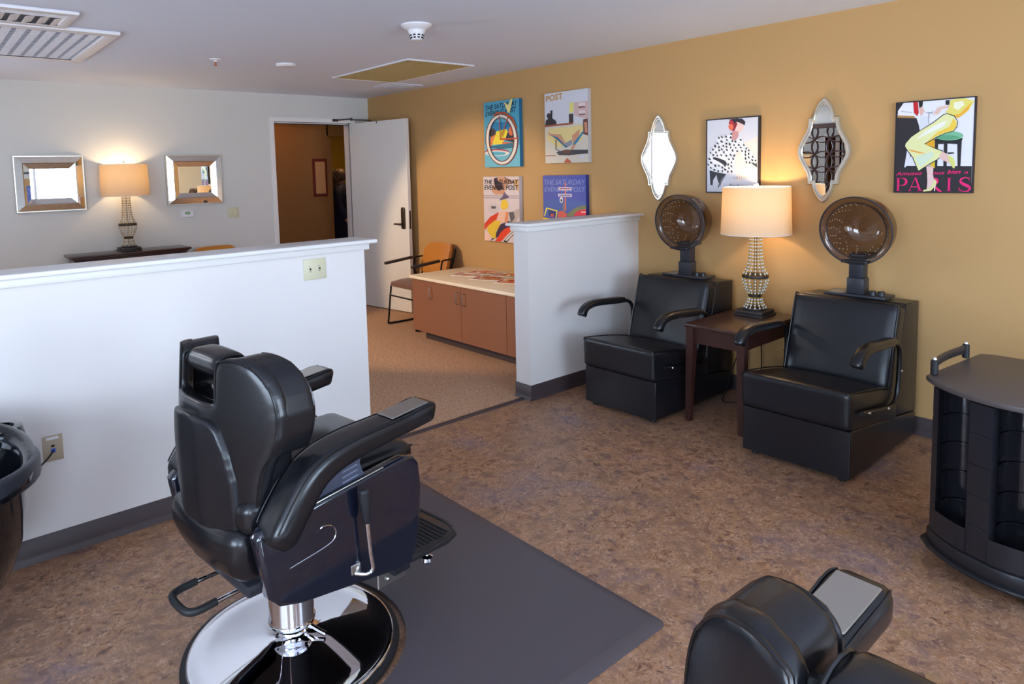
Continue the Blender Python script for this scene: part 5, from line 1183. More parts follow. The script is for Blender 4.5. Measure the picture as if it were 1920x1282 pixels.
    HM = Matrix.Translation((3.975-O, -.035, 1.166)) @ Matrix.Rotation(math.radians(-90-6),4,'Y')     # opening looks to -x, a little down
    def dome(R, depth, n=40, m=12, r0=1.0):
        return [(R*math.cos(a*PI/2/m)**.62 if a < m else 0, -depth*math.sin(a*PI/2/m)) for a in range(m+1)]
    bm = BM(); lathe(bm, dome(.186,.215), 44, M=HM, cap=False); hd = finish(bm, 'dryer_hood', M_SMOKE, t, 80)
    bm = BM(); lathe(bm, [(.185,-.006),(.189,-.003),(.189,.004),(.186,.007),(.183,.006),(.182,-.004),(.185,-.006)], 48, M=HM, cap=False); finish(bm, 'rim', M_PLAST3, hd, 60)
    bm = BM(); lathe(bm, [(.186,.004),(.172,.001),(.156,-.004),(.150,-.012)]+[(r,z-.014) for r,z in dome(.150,.165)][1:], 44, M=HM, cap=False); inn = finish(bm, 'inner_shell', M_SMOKE2, hd, 80)
    bm = BM(); lathe(bm, [(.150,-.010),(.153,-.005),(.156,-.010)], 44, M=HM, cap=False); finish(bm, 'seal_ring', M_PLAST3, hd, 60)
    bm = BM(); pr = dome(.150,.165)
    for ring_, cnt in ((1,22),(2,20),(3,18),(4,15),(5,12),(6,9)):
        r, z = pr[ring_]
        for k in range(cnt):
            a = 2*PI*(k+.5*(ring_%2))/cnt; c = HM @ Vector((r*.985*math.cos(a), r*.985*math.sin(a), z-.013))
            bmesh.ops.create_icosphere(bm, subdivisions=1, radius=.0022, matrix=Matrix.Translation(c))
    o = finish(bm, 'air_holes', mat('pale_dots',(225,215,200),.3), hd, 60); o['kind'] = 'stuff'
    bm = BM(); box(bm, 4.02-O,4.17-O,-.085,.015,1.005,1.035,.01,2); box(bm, 3.96-O,4.03-O,-.10,.03,.990,1.004,.004,1); screws(bm,[Vector((3.962-O,-.09,.998)),Vector((3.962-O,.02,.998))],.004,'x',-1); finish(bm, 'hood_bracket', M_PLAST2, t)
    return t
D1 = dryer_chair('black dryer chair right of the end table, hood facing the room', (3.82, 1.573, 0))
dup(D1, (3.80, 2.655, 0), 0, 'black dryer chair between the half-wall and the end table')
# ---------------------------------------------------------------- barber chairs
def barber_chair(label, loc, rz):
    """faces local +x, column at the origin; seat parts measured from the column axis"""
    t = thing('barber_chair', label, 'barber chair', loc, rz, 'black barber chairs')
    # base
    bm = BM(); lathe(bm, [(.330,.004),(.344,.006),(.348,.014),(.344,.024),(.330,.028)], 72); finish(bm, 'base_ring', M_RUBBER, t, 50)
    bm = BM(); lathe(bm, [(.331,.006),(.330,.028),(.324,.034),(.315,.033),(.306,.029),(.26,.035),(.19,.045),(.13,.053),(.09,.058),(.060,.066),(.052,.080)], 84, cap=False); bp_ = finish(bm, 'base_plate', M_CHROME, t, 60)
    bm = BM(); lathe(bm, [(.052,.060),(.048,.075),(.045,.10),(.045,.13)], 40, cap=False)
    tube(bm, [(.02,-.045,.10),(.05,-.085,.072),(.06,-.10,.065)], .008, 8); finish(bm, 'lower_collar', M_CHROME, t)
    bm = BM(); lathe(bm, [(.066,.098),(.074,.101),(.076,.110),(.072,.118),(.072,.40)], 48, cap=False); lathe(bm, [(.066,.099),(.045,.102)], 48, cap=False); finish(bm, 'column', M_CHROME, t)
    # pump bar
    bm = BM(); tube(bm, [(-.02,.05,.300),(-.20,.05,.315),(-.33,.045,.318),(-.355,.02,.318),(-.355,-.065,.315),(-.33,-.09,.313),(-.20,-.085,.312),(-.02,-.07,.300)], .0065, 8, 4); pb = finish(bm, 'pump_bar', M_CHROME, t)
    bm = BM(); tube(bm, [(-.27,.05,.318),(-.33,.045,.318),(-.357,.02,.318),(-.357,-.065,.315),(-.33,-.09,.313),(-.27,-.088,.313)], .0115, 10, 4); finish(bm, 'rubber_sleeve', M_RUBBER, pb)
    bm = BM(); box(bm, -.22, .30, -.19, .19, .335, .375, .01, 2); finish(bm, 'seat_frame', M_PLAST3, t)
    # side panels
    pp = [(-.245,.570),(-.225,.590),(.285,.640),(.330,.632),(.352,.600),(.362,.52),(.350,.40),(.328,.300),(.30,.262),(.235,.268),(-.11,.325),(-.18,.348),(-.215,.385)]
    pin = [(-.205,.430),(-.10,.400),(.27,.345),(.345,.55),(.34,.42),(.31,.29),(.24,.285),(-.10,.340),(-.17,.360),(-.20,.392)]
    for s in (-1,1):
        bm = BM(); prism(bm, pp, s*.262, s*.312, 'y', .014, 4); sp = finish(bm, 'side_panel', M_PANEL, t, 50)
        bm = BM(); y = s*.3125
        box(bm, .255,.33, s*.255-.02, s*.255+.02, .222,.300,.008,2)
        finish(bm, 'panel_foot', M_PLAST2, sp)
        bm = BM(); tube(bm, [(-.150,y,.452),(-.02,y,.468),(.01,y,.490),(.0,y,.520),(-.035,y,.532),(-.06,y,.515)], .0016, 5, 6); finish(bm, 'panel_inlay', M_CHROME, sp)
        bm = BM(); tube(bm, [(-.20,y-s*.004,.594),(.0,y-s*.004,.615),(.20,y-s*.004,.635)], 0.0035, 8); finish(bm, 'edge_trim', M_STEEL, sp)
        # lever
        if s < 0:
            bm = BM(); tube(bm, [(.075,-.31,.335),(.10,-.335,.332),(.118,-.345,.345),(.112,-.345,.40),(.100,-.345,.55)], .0068, 9, 3); lv = finish(bm, 'recline_lever', M_CHROME, t)
            bm = BM(); lathe(bm, [(.008,0),(.013,.01),(.017,.05),(.019,.09),(.019,.105),(.014,.112),(0,.113)], 18, M=Matrix.Translation((.104,-.345,.50)) @ Matrix.Rotation(-.08,4,'Y')); finish(bm, 'grip', M_PLAST2, lv)
            bm = BM(); box(bm,.06,.095,-.3145,-.311,.335,.365,.002,1); finish(bm, 'slot_plate', M_STEEL, sp)
        # vent panel under the arm
        bm = BM(); prism(bm, [(-.17,.575),(-.12,.655),(-.02,.695),(.145,.735),(.125,.67),(.135,.64),(.15,.622),(.10,.61),(-.15,.585)], s*.268, s*.292, 'y', .004, 2); vp_ = finish(bm, 'arm_vent', M_GREYP, t)
        for xs in ((.055,.112,.628,.636,0,.017),(-.135,-.085,.596,.603,.004,.014)):
            bm = BM()
            for k in range(5): tube(bm, [(xs[0]+xs[4]*k,s*.293,xs[2]+k*xs[5]),(xs[1]+xs[4]*k,s*.293,xs[3]+k*xs[5])], .0022, 6)
            finish(bm, 'vent_slats', mat('pale_blue_rib',(120,125,145),.3), vp_)
        # arm pad: swept section
        path = [(.405,.770,.072,.052),(.392,.774,.104,.064),(.36,.774,.116,.066),(.28,.764,.112,.064),(.18,.757,.118,.066),(.08,.748,.122,.074),(-.01,.732,.124,.082),(-.075,.700,.126,.090),(-.13,.640,.128,.094),(-.18,.572,.124,.092),(-.20,.545,.084,.068)]
        C_ = crom([(x,w_,z) for x,z,w_,h_ in path], 4); Hs = crom([(h_,0,0) for x,z,w_,h_ in path], 4); rings = []
        for i, c in enumerate(C_):
            pos = Vector((c.x, 0, c.z)); a_ = C_[max(i-1,0)]; b_ = C_[min(i+1,len(C_)-1)]
            tg = Vector((b_.x-a_.x,0,b_.z-a_.z)).normalized(); nn = Vector((-tg.z,0,tg.x)); nn = nn if nn.z*1 > 0 or nn.x < 0 else -nn
            nn = Vector((tg.z,0,-tg.x))
            yc = s*(.300+.012*max(0,(.1-c.x))/.3)
            rings.append([pos+Vector((0,yc+a,0))+nn*b for a, b in rrect(c.y, Hs[i].x, min(c.y,Hs[i].x)*.34, 5)])
        bm = BM(); loft(bm, rings); arm = finish(bm, 'armrest', M_LEATHER, t, 60)
        for sa in (-1,1):
            bm = BM(); tube(bm, [Vector((c.x,0,c.z))+Vector((0, s*(.300+.012*max(0,(.1-c.x))/.3)+sa*c.y*.445, 0)) + (lambda tg: Vector((tg.z,0,-tg.x)) if Vector((tg.z,0,-tg.x)).z > 0 else Vector((-tg.z,0,tg.x)))(Vector((C_[min(i+1,len(C_)-1)].x-C_[max(i-1,0)].x,0,C_[min(i+1,len(C_)-1)].z-C_[max(i-1,0)].z)).normalized())*Hs[i].x*.445 for i, c in enumerate(C_) if 3 < i < len(C_)-4], .0028, 6)
            finish(bm, 'piping', M_LEATHERD, arm)
        bm = BM(); box(bm, -.078, .078, s*.300-.040, s*.300+.040, -.002, .002, .0015, 1, M=Matrix.Translation((.300,0,.8022)) @ Matrix.Rotation(-.09,4,'Y')); finish(bm, 'arm_plate', M_STEEL, arm)
    # seat
    bm = BM(); softbox(bm, (.075,0,.595), (.315,.246,.052), .035, (.012,0,.026), 18); st = finish(bm, 'seat_cushion', M_LEATHER, t, 60)
    bm = BM(); tube(bm, [(-.2,-.236,.628),(.34,-.236,.628),(.378,-.215,.628),(.388,-.18,.628),(.388,.18,.628),(.378,.215,.628),(.34,.236,.628),(-.2,.236,.628)], .0032, 6, 2); finish(bm, 'piping', M_LEATHERD, st)
    # backrest: wrapped pad with a notch for the head roll
    cx = -.262                                     # rear face at the middle
    def bend(v):
        return (v.x + .95*max(0,abs(v.y)-.04)**1.6 + .05*(v.z-.75)*0 - .018*math.sin((v.z-.45)*PI/.6), v.y, v.z)
    half = [(.115,.918),(.115,1.032),(.134,1.052),(.184,1.055),(.234,1.038),(.270,1.005),(.296,.955),(.308,.895),(.305,.835),(.290,.785),(.266,.742),(.248,.66),(.234,.56),(.200,.49),(.13,.455),(.05,.445)]
    out = [(y,z) for y,z in half] + [(-y,z) for y,z in half[::-1]]
    bm = BM(); prism(bm, out, cx, cx+.046, 'x'); me = remeshed(bm, .0085, 7, bend); bk = link(me, 'backrest', M_LEATHER, t, 60)
    def wings(v): return v
    for s in (-1,1):
        # bulging shoulder pads in front of the backrest give the thick curved band
        wq = [(.215,.90),(.190,.945),(.140,.972),(.121,.99),(.121,1.030),(.140,1.049),(.184,1.051),(.234,1.034),(.270,1.000),(.296,.950),(.308,.893),(.305,.835),(.290,.780),(.245,.765),(.20,.80)]
        wo = [(s*a_, b_) for a_, b_ in wq]
        bm = BM(); prism(bm, wo, cx+.01, cx+.128, 'x'); me = remeshed(bm, .0085, 6, bend); link(me, 'head_wing', M_LEATHER, bk, 60)
        pts = [(y,z) for y,z in half[0:14]]
        for xo, nm in ((.004,'rear'),(.126,'front')):
            bm = BM(); ins = .006
            tube(bm, [bend(Vector((cx+xo, s*(y-ins*(1 if y > .15 else -.6)), z-ins*(1 if z > .98 else 0)))) for y,z in crom2([(y,z) for y,z in (pts if nm == 'rear' else wq[3:13])])], .0036, 6); finish(bm, 'piping', M_LEATHERD, bk)
    fo = [(-.13,.905),(.13,.905),(.20,.89),(.262,.82),(.256,.72),(.234,.56),(.19,.50),(-.19,.50),(-.234,.56),(-.256,.72),(-.262,.82),(-.20,.89)]
    bm = BM(); prism(bm, fo, cx+.012, cx+.115, 'x'); me = remeshed(bm, .010, 8, bend); link(me, 'front_cushion', M_LEATHER, bk, 60)
    # inset rear panel and lower roll
    pnl = [(-.140,.850),(-.105,.872),(0,.880),(.105,.872),(.140,.850),(.172,.78),(.190,.70),(.194,.585),(.185,.535),(-.185,.535),(-.194,.585),(-.190,.70),(-.172,.78)]
    bm = BM(); prism(bm, pnl, cx-.016, cx+.03, 'x'); me = remeshed(bm, .0075, 6, bend); link(me, 'rear_panel', M_VINYLB, bk, 60)
    bm = BM(); softbox(bm, (0,0,0), (.05,.228,.085), .045, (.0,0,0), 16, lambda v: (v.x-.245+.25*(v.y**2)*2+.10*(.085-(v.z+.085))*0 + .35*max(0,-v.z), v.y, v.z+.475)); finish(bm, 'lower_roll', M_LEATHER, t, 60)
    # head roll
    bm = BM(); softbox(bm, (0,0,0), (.055,.108,.033), .032, (0,0,.006), 14, lambda v: (v.x-.185, v.y, v.z+1.014)); hr = finish(bm, 'headrest', M_LEATHER, t, 60)
    for s in (-1,1):
        bm = BM(); tube(bm, [(-.185+.052*math.cos(a), s*.098, 1.014+.033*math.sin(a)) for a in [k*PI/8 for k in range(16)]], .003, 6, closed=True); tube(bm, [(-.185,s*.10,1.010),(-.185,s*.13,1.005)], .010, 8)
        finish(bm, 'piping', M_LEATHERD, hr)
    # footrest
    bm = BM(); fp = [(.27,-.225),(.56,-.215),(.615,-.195),(.645,-.155),(.655,-.09),(.655,.09),(.645,.155),(.615,.195),(.56,.215),(.27,.225)]
    def ft(v): v = Vector(v); return Vector((v.x, v.y, v.z+.215-(v.x-.27)*.06))
    vs = prism(bm, fp, -.010, .008, 'z', .004, 2)
    for v in bm.verts: v.co = ft(v.co)
    fr = finish(bm, 'footrest', M_PLAST2, t, 40)
    bm = BM()
    for k in range(15):
        x = .30+k*.0215; hw = .205 if x < .57 else .205-(x-.57)*.55
        tube(bm, [ft((x,-hw+.02,.009)), ft((x,hw-.02,.009))], .0042, 5)
    finish(bm, 'tread_ribs', M_RUBBER, fr)
    bm = BM(); tube(bm, [ft((x,y,.004)) for x,y in fp], .0085, 8); finish(bm, 'rim', M_PLAST2, fr)
    for s in (-1,1):
        bm = BM(); box(bm, .225,.345, s*.222-.004, s*.222+.004, .170,.222,.003,1); screws(bm,[Vector((.265,s*.227,.195)),Vector((.305,s*.227,.203))],.008,'y',s); finish(bm, 'bracket', M_STEEL, fr)
        bm = BM(); x = .53; cyl(bm, (x,s*.13), .0075, .125, .20, 12); lathe(bm, [(.009,.126),(.022,.120),(.024,.108),(.020,.100),(0,.100)], 20, (x,s*.13,0)); finish(bm, 'bumper_foot', M_CHROME, fr)
    for o in t.children:
        if o.name.split('.')[0] not in ('base_ring','base_plate','lower_collar','column'): o.scale = (.96,.96,.96); o.location = (-.024,0,.036)
    return t
def crom2(l): return [(p.x,p.y) for p in crom([(a,b,0) for a,b in l], 3)]
BC = barber_chair('black barber chair on a chrome base at the edge of the grey mat', (.876, 2.035, .0), math.radians(6))
dup(BC, (.905, .180, .0), math.radians(-1), 'black barber chair cut off by the bottom right corner, steel arm plate showing')

# ---------------------------------------------------------------- floor mat with a round cut-out for the chair base
bm = BM(); c0 = (.876, 2.035); R_ = .37; x0, x1, y0, y1 = .90, 1.888, 1.292, 2.80; r = .035
pts = [(x0,y0)] + [(x1-r+r*math.cos(a), y0+r+r*math.sin(a)) for a in [math.radians(-90+k*15) for k in range(7)]] + [(x1-r+r*math.cos(a), y1-r+r*math.sin(a)) for a in [math.radians(k*15) for k in range(7)]] + [(x0,y1)]
th = math.acos((x0-c0[0])/R_)
pts += [(c0[0]+R_*math.cos(th*(1-2*k/30)), c0[1]+R_*math.sin(th*(1-2*k/30))) for k in range(31)]
Hb = [bm.verts.new((x,y,.001)) for x,y in pts]
cxm, cym = (x0+x1)/2, (y0+y1)/2
ins = []
for x, y in pts:
    far = math.hypot(x-c0[0], y-c0[1]) < R_+.01
    nx = x if (far or x < x0+.01) else min(x, x1-.045); ny = y if far else max(y0+.045, min(y1-.045, y))
    ins.append((nx, ny))
Tt = [bm.verts.new((x,y,.016)) for x,y in ins]
for i in range(len(pts)): bm.faces.new((Hb[i],Hb[(i+1)%len(pts)],Tt[(i+1)%len(pts)],Tt[i]))
for tr in geometry.tessellate_polygon([[v.co for v in Tt]]):
    try: bm.faces.new([Tt[i] for i in tr])
    except ValueError: pass
tag(finish(bm, 'floor_mat', M_MAT, None, 5), 'dark grey anti-fatigue floor mat beside the chrome chair base', 'floor mat')

# ---------------------------------------------------------------- shampoo basin at the left edge
t = thing('shampoo_basin', 'glossy black shampoo basin on a pedestal at the left edge', 'basin', (-.02, 2.72, 0))
bm = BM(); prof = [(.13,.0),(.13,.02),(.10,.04),(.10,.20)]; lathe(bm, prof, 28); finish(bm, 'pedestal', M_PLAST2, t)
def oval(rx, ry, z, k=0, n=48, p=2.4):
    o = []
    for i in range(n):
        a = 2*PI*i/n; c, s = math.cos(a), math.sin(a)
        o.append((rx*math.copysign(abs(c)**(2/p),c), ry*math.copysign(abs(s)**(2/p),s), z+k*s))
    return o
bm = BM()
outer = [oval(.12,.10,.20), oval(.20,.17,.24), oval(.245,.20,.36), oval(.262,.22,.48), oval(.268,.235,.560,.03), oval(.272,.245,.610,.06)]
rim = [oval(.300,.270,.618,.065), oval(.302,.272,.640,.07), oval(.285,.255,.650,.072), oval(.262,.232,.642,.07)]
inner = [oval(.245,.212,.600,.05), oval(.215,.18,.50), oval(.15,.12,.43), oval(.04,.04,.41)]
loft(bm, outer+rim+inner, True); finish(bm, 'bowl', M_PLASTIC, t, 60)
bm = BM(); loft(bm, [oval(.285,.085,.56), oval(.30,.105,.63), oval(.29,.10,.675), oval(.265,.078,.678), oval(.25,.07,.62)]); 
for v in bm.verts: v.co.y += .205
finish(bm, 'splash_back', M_PLASTIC, t, 60)
bm = BM(); tube(bm, [(-.1,.18,.66),(-.1,.16,.76),(-.1,.08,.78),(-.1,.04,.74)], .012, 10, 5); finish(bm, 'tap', M_CHROME, t)
bm = BM()
arc = [(.300*math.cos(a), .272*math.sin(a)) for a in [math.radians(-115+k*9) for k in range(15)]]
rings = []
for x, y in arc:
    n_ = Vector((x,y,0)).normalized(); b_ = Vector((x,y,.60))
    rings.append([b_+n_*u+Vector((0,0,w_)) for u, w_ in rrect(.028,.075,.012,3)])
loft(bm, rings); finish(bm, 'front_lip', M_PLAST3, t, 60)

# ---------------------------------------------------------------- trolley at the right edge
t = thing('salon_trolley', 'black salon trolley with bowed front and open bin columns at the right edge', 'trolley', (3.12, .57, 0))
def front(y, off=0):  # bowed front, y measured from the trolley centre
    return -.335+off+.165*(abs(y)/.31)**2
def slab(bm, off, z0, z1, hw=.31, bev=.004, back=.33):
    pts = [(front(hw*(1-2*k/16), off)+(.018 if k in (0,16) else 0), (hw-off*.6)*(1-2*k/16)) for k in range(17)]
    pts += [(back,-hw+.05),(back+.02,-hw+.09),(back+.02,hw-.09),(back,hw-.05)]
    prism(bm, pts, z0, z1, 'z', bev, 2)
bm = BM(); slab(bm, 0, .704, .724); finish(bm, 'top', mat('dark_grey_top',(82,74,72),.42), t, 40)
bm = BM(); slab(bm, .012, .075, .135, .30, .012); slab(bm, -.002, .068, .082, .312, .006); finish(bm, 'base_tray', M_PLAST2, t, 40)
bm = BM(); box(bm, -.02, .28, -.262, .262, .135, .704, .008, 2); finish(bm, 'body', M_PLAST2, t, 30)
def column(y0, y1, seams=True):
    bm = BM()
    for k in range(5):
        z0 = .137+k*.1115; z1 = z0+.1105
        n = 5; ys = [y0+(y1-y0)*i/n for i in range(n+1)]
        pts = [(front(y,.024),y) for y in ys]+[(.0,y1),(.0,y0)]
        prism(bm, pts, z0, z1, 'z', .002, 1)
    finish(bm, 'column', mat('trolley_column',(34,34,39),.22), t, 20)
for a, b in ((.252,.275),(.062,.135),(-.135,-.062),(-.275,-.252)): column(a, b)
for a, b in ((.135,.252),(-.062,.062),(-.252,-.135)):
    m_ = (a+b)/2; rr_ = (b-a)/2-.001; fx = front(m_, .045)
    bm = BM()
    for k in range(5):
        z0 = .137+k*.1115
        ring = []
        for i in range(17):
            an = PI/2-PI*i/16; ring.append((fx+.075+rr_*1.25*math.cos(an), m_+rr_*math.sin(an)))
        for (zz0, zz1, q) in ((z0,z0+.100,1.0),(z0+.100,z0+.1105,.93)):
            A = [bm.verts.new((fx+.075+(x-fx-.075)*q, m_+(y-m_)*q, zz0)) for x,y in ring]; B = [bm.verts.new((fx+.075+(x-fx-.075)*q, m_+(y-m_)*q, zz1)) for x,y in ring]
            for i in range(16): bm.faces.new((A[i],A[i+1],B[i+1],B[i]))
        tube(bm, [(fx+.075+(x-fx-.075)*.955, m_+(y-m_)*.955, z0+.1045) for x, y in ring], .0022, 6)
    finish(bm, 'bin_shell', mat('trolley_bin',(40,40,47),.14, coat=.3), t, 60)
    bm = BM(); n = 6; ys = [a+(b-a)*i/n for i in range(n+1)]
    prism(bm, [(front(y,.020),y) for y in ys]+[(front(y,.026),y) for y in ys[::-1]], .137, .225, 'z', .001, 1); finish(bm, 'bin_front', mat('trolley_column',(34,34,39),.22), t, 20)
bm = BM(); pr_ = [(-.125,.292),(-.06,.300),(.06,.300),(.21,.282)]
rings = []
for c in crom([(x,y,0) for x,y in pr_], 5): rings.append([c+Vector((0,u,w_+.762)) for u, w_ in rrect(.012,.034,.005,2)])
loft(bm, rings)
hd = finish(bm, 'handle', M_PLAST2, t)
for x, y in ((-.130,.290),(.215,.280)):
    bm = BM(); cyl(bm, (x,y), .013, .724, .782, 14, .003); lathe(bm, [(.008,.782),(.008,.788),(0,.793)], 12, (x,y,0)); 
    finish(bm, 'handle_post', M_PLAST2, hd)
    bm = BM(); lathe(bm, [(.0085,.782),(.0085,.787),(.005,.792),(0,.793)], 12, (x,y,.001)); finish(bm, 'cap_nut', M_CHROME, hd)
for x, y in ((-.10,.235),(-.24,-.05),(.25,.23),(.25,-.23),(-.10,-.235)):
    bm = BM(); cyl(bm, (x,y), .012, .05, .072, 10); lathe(bm, [(0,-.012),(.024,-.012),(.027,-.008),(.027,.008),(.024,.012),(0,.012)], 20, M=Matrix.Translation((x+.01,y,.027)) @ Matrix.Rotation(PI/2,4,'X')); box(bm, x-.005,x+.02,y-.017,y+.017,.03,.056,.004,1); finish(bm, 'caster', M_RUBBER, t)
# ---------------------------------------------------------------- woman in the hallway, seen from behind
t = thing('person', 'person with long curly brown hair in a navy dress, back turned, in the hallway', 'person', (4.93, 8.95, .002), math.radians(-125))
# local: faces +y ; body as one skinned surface
N_ = [(0,0,.92,.13,.10),(0,.0,1.10,.115,.085),(0,.0,1.26,.14,.09),(0,-.01,1.34,.075,.06),(0,.0,1.39,.045),(0,.02,1.46,.062,.072),(0,.02,1.54,.066,.078),(0,.01,1.585,.04,.05),
 (.17,0,1.32,.05),(.24,.0,1.08,.040),(.23,.10,.88,.028),(.225,.14,.83,.020,.030),(-.17,0,1.32,.05),(-.24,0,1.08,.040),(-.23,.10,.88,.028),(-.225,.14,.83,.020,.030),
 (.09,0,.84,.085),(.10,.02,.48,.055),(.10,-.02,.12,.038),(.10,.0,.05,.035),(.105,.13,.03,.032,.025),(-.09,0,.84,.085),(-.10,.02,.48,.055),(-.10,-.02,.12,.038),(-.10,.0,.05,.035),(-.105,.13,.03,.032,.025),(0,.10,1.48,.012)]
E_ = [(0,1),(1,2),(2,3),(3,4),(4,5),(5,6),(6,7),(3,8),(8,9),(9,10),(10,11),(3,12),(12,13),(13,14),(14,15),(0,16),(16,17),(17,18),(18,19),(19,20),(0,21),(21,22),(22,23),(23,24),(24,25),(5,26)]
for hand, sx in ((11,1),(15,-1)):
    bx, by, bz = N_[hand][:3]
    for k in range(4):
        o = (k-1.5)*.017; i0 = len(N_)
        N_ += [(bx+o*.3,by+.02+o,bz-.035,.009),(bx-sx*.004+o*.3,by+.025+o,bz-.065+abs(o)*.4,.008),(bx-sx*.018+o*.3,by+.03+o,bz-.088+abs(o)*.5,.007)]
        E_ += [(hand,i0),(i0,i0+1),(i0+1,i0+2)]
    i0 = len(N_); N_ += [(bx-sx*.02,by+.045,bz-.012,.010),(bx-sx*.03,by+.06,bz-.04,.008)]; E_ += [(hand,i0),(i0,i0+1)]
me = skin_mesh(N_, E_, 2, 0); link(me, 'body', M_SKIN, t, 80)
bm = BM()
def er(rx, ry, z, y=0, n=28): return [(rx*math.cos(2*PI*k/n), y+ry*math.sin(2*PI*k/n), z) for k in range(n)]
loft(bm, [er(.24,.17,.48), er(.215,.155,.70), er(.205,.15,.92), er(.155,.12,1.08), er(.175,.125,1.22), er(.19,.12,1.31), er(.13,.09,1.37), er(.065,.06,1.395)], True)
finish(bm, 'dress', M_NAVY, t, 60)
for s in (-1,1):
    bm = BM(); tube(bm, [(s*.15,0,1.325),(s*.195,0,1.27),(s*.235,0,1.10),(s*.238,.05,.98),(s*.232,.09,.90)], .05, 12, 4, rr=[.062,.060,.056,.052,.048,.044]); finish(bm, 'sleeve', M_NAVY, t, 60)
bm = BM(); rnd = random.Random(3)
softbox(bm, (0,0,1.52), (.088,.098,.10), .085, (0,0,0), 10)
for k in range(150):
    a = rnd.uniform(PI*.98, PI*2.02); r0 = rnd.uniform(.085,.10); x = r0*math.cos(a); y = r0*math.sin(a)
    z0 = rnd.uniform(1.50,1.62); L_ = rnd.uniform(.22,.36); ph = rnd.uniform(0,6); pts = []
    for i in range(14):
        f = i/13; z = z0-L_*f; g = 1+.55*f; pts.append((x*g+.012*math.cos(ph+f*22), y*g+.012*math.sin(ph+f*22)-.015*f, z))
    tube(bm, pts, .0075, 5, rr=[.006,.009,.009,.009,.008,.005])
finish(bm, 'hair', M_HAIR, t, 80)
bm = BM()
for s in (-1,1):
    softbox(bm, (s*.105,.055,.035), (.048,.125,.033), .03, (0,0,0), 8)
finish(bm, 'shoes', M_RUBBER, t, 60)
# potted moss balls under the lattice mirror
for k, (z, r, lb) in enumerate(((1.28,.11,'upper green moss ball on the stem beside the lattice mirror'),)):
    t = thing('topiary', 'green topiary of two moss balls in a dark pot by the left wall', 'plant', (XL+.30, 5.62, 0))
    bm = BM(); box(bm,-.16,.16,-.16,.16,0,.72,.01,2); finish(bm, 'plinth', M_WOOD, t)
    bm = BM(); lathe(bm, [(.07,.72),(.10,.90),(.105,.91),(.09,.90),(0,.89)], 24); finish(bm, 'pot', M_IRON, t)
    bm = BM(); tube(bm, [(0,0,.88),(0,0,1.62)], .010, 8); finish(bm, 'stem', M_WOOD, t)
    for zz, rr_ in ((1.12,.13),(1.46,.12)):
        bm = BM(); bmesh.ops.create_icosphere(bm, subdivisions=4, radius=rr_)
        for v in bm.verts: v.co = v.co*(1+.06*noise.noise(v.co*60))+Vector((0,0,zz))
        finish(bm, 'moss_ball', M_GREEN, t, 80)

# ---------------------------------------------------------------- light
W_ = bpy.data.worlds.new('sky'); SC.world = W_; W_.use_nodes = True; nt = W_.node_tree; N = nt.nodes; L = nt.links
bg = N['Background']; bg.inputs['Strength'].default_value = SKY
tc = N.new('ShaderNodeTexCoord'); sx = N.new('ShaderNodeSeparateXYZ'); L.new(tc.outputs['Generated'], sx.inputs[0])
rp = N.new('ShaderNodeValToRGB'); L.new(sx.outputs['Z'], rp.inputs[0]); e = rp.color_ramp.elements   # below: bluish ground glow, raised to light the ceiling; open sky above
e[0].position = 0.0; e[0].color = (GROUND_GLOW*.78, GROUND_GLOW*.88, GROUND_GLOW, 1); e[1].position = .06; e[1].color = SKYC
L.new(rp.outputs[0], bg.inputs['Color'])
def portal(name, loc, rot, sx, sy):
    l = bpy.data.lights.new(name, 'AREA'); l.shape = 'RECTANGLE'; l.size = sx; l.size_y = sy; l.cycles.is_portal = True
    o = bpy.data.objects.new(name, l); COL.objects.link(o); o.location = loc; o.rotation_euler = rot
portal('portal_near_right', (1.675, YN-.16, 1.275), (PI/2,0,0), 2.45, 1.45)
portal('portal_near_left', (-1.2, YN-.16, 1.275), (PI/2,0,0), 1.4, 1.45)
portal('portal_left', (XL-.16, -.1, 1.425), (PI/2,0,-PI/2), 2.6, 1.45)
portal('portal_back', (-1.35, YB+.15, 1.45), (-PI/2,0,0), 1.5, 1.4)
def lamp(name, loc, size, E, col=(1,.95,.9), label=None):
    t = thing('ceiling_lamp', label, 'ceiling lamp', (loc[0],loc[1],loc[2]))
    bm = BM(); box(bm, -size/2-.03, size/2+.03, -size/2-.03, size/2+.03, -.03, 0, .004, 1); finish(bm, 'housing', M_WHITEP, t)
    bm = BM(); box(bm, -size/2, size/2, -size/2, size/2, -.034, -.0301); finish(bm, 'diffuser', mat('lamp_diffuser_'+name, [int(255*c) for c in col], .5, emit=[int(255*c) for c in col], estr=E), t, 0)
lamp('hall', (3.6,7.75,2.42), .25, HALLE, (1,.72,.42), 'square ceiling lamp in the hallway')
lamp('fill_hall_far', (5.0,8.75,2.42), .35, HALLE*1.6, (1,.84,.58), 'added square fill lamp in the room past the hallway')  # added close to the person so the hair is lit
lamp('fill_wait', (-1.3,5.3,2.42), .6, WAIT_FILL, (.97,.98,1), 'added square fill lamp over the far left corner of the waiting area')  # unseen fill lamp, added to brighten the waiting area
lamp('fill_salon_a', (-.9,.6,2.42), .6, SALON_FILL, (.97,.98,1), 'added square fill lamp left of the barber chairs')  # out-of-view panel added to lift the salon light
lamp('fill_salon_b', (-.6,-1.3,2.42), .6, SALON_FILL, (.97,.98,1), 'added square fill lamp near the narrower front window')  # second added salon fill, behind the camera
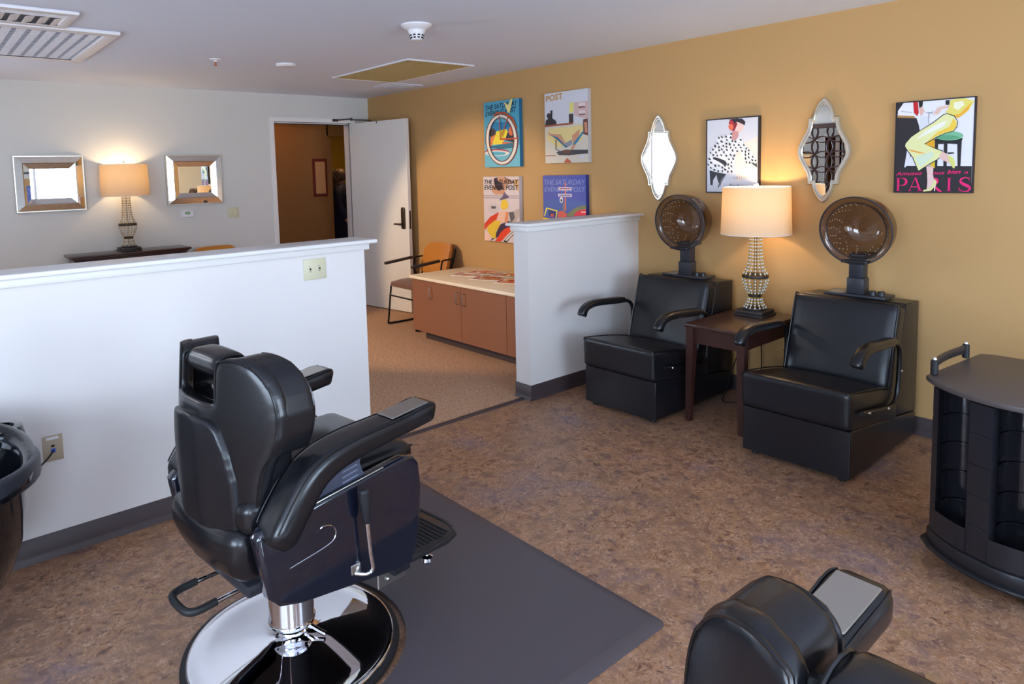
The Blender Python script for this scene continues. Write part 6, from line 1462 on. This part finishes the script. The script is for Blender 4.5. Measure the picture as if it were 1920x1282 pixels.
def spot(name, loc, E, col, ang, blend=.6):
    l = bpy.data.lights.new(name, 'SPOT'); l.energy = E; l.color = col; l.spot_size = math.radians(ang); l.spot_blend = blend; l.shadow_soft_size = .05
    o = bpy.data.objects.new(name, l); COL.objects.link(o); o.location = loc; return o

t = thing('track_spotlight', 'small white ceiling spotlight aimed at the canvas prints', 'spotlight', (.1, 6.25, 2.42))
bm = BM(); box(bm,-.03,.03,-.03,.03,-.03,0,.004,1); tube(bm,[(0,0,-.03),(0,0,-.07)],.006,8); finish(bm, 'mount', M_WHITEP, t)
dv = Vector((4.3,5.05,.46))-Vector((.1,6.25,2.33)); q_ = dv.to_track_quat('-Z','Y')
bm = BM(); lathe(bm, [(0,.05),(.03,.045),(.04,.0),(.045,-.05),(.042,-.05),(.036,0),(0,.02)], 20, M=Matrix.Translation((0,0,-.09)) @ q_.to_matrix().to_4x4(), cap=False); finish(bm, 'housing', M_WHITEP, t)
so = spot('spot_light', (.1,6.25,2.33), SPOTE, (1,.68,.38), 42, .35); so.rotation_euler = q_.to_euler(); so.location = Vector((.1,6.25,2.33))+dv.normalized()*.03
# ---------------------------------------------------------------- camera
cam = bpy.data.cameras.new('camera'); co = bpy.data.objects.new('camera', cam); COL.objects.link(co); SC.camera = co
cam.sensor_width = 36; cam.sensor_fit = 'HORIZONTAL'; cam.lens = 1285.7/1920*36
cam.shift_x = (960-880)/1920; cam.shift_y = -(641-433.9)/1920; cam.clip_start = .05
r_ = Vector((.7711448,-.6361345,-.02585733)); u_ = Vector((.07663128,.05242315,.9956804)); f_ = Vector((.63203113,.76979524,-.08917364))
co.matrix_world = Matrix(((r_.x,u_.x,-f_.x,0),(r_.y,u_.y,-f_.y,0),(r_.z,u_.z,-f_.z,1.55),(0,0,0,1)))
SC.view_settings.view_transform = 'Standard'; SC.view_settings.look = 'None'; SC.view_settings.gamma = 1
SC.view_settings.use_curve_mapping = False; SC.view_settings.exposure = EXPO
SC.cycles.max_bounces = 8; SC.cycles.diffuse_bounces = 5; SC.cycles.transparent_max_bounces = 16; SC.cycles.sample_clamp_indirect = 6; SC.cycles.caustics_reflective = False; SC.cycles.caustics_refractive = False
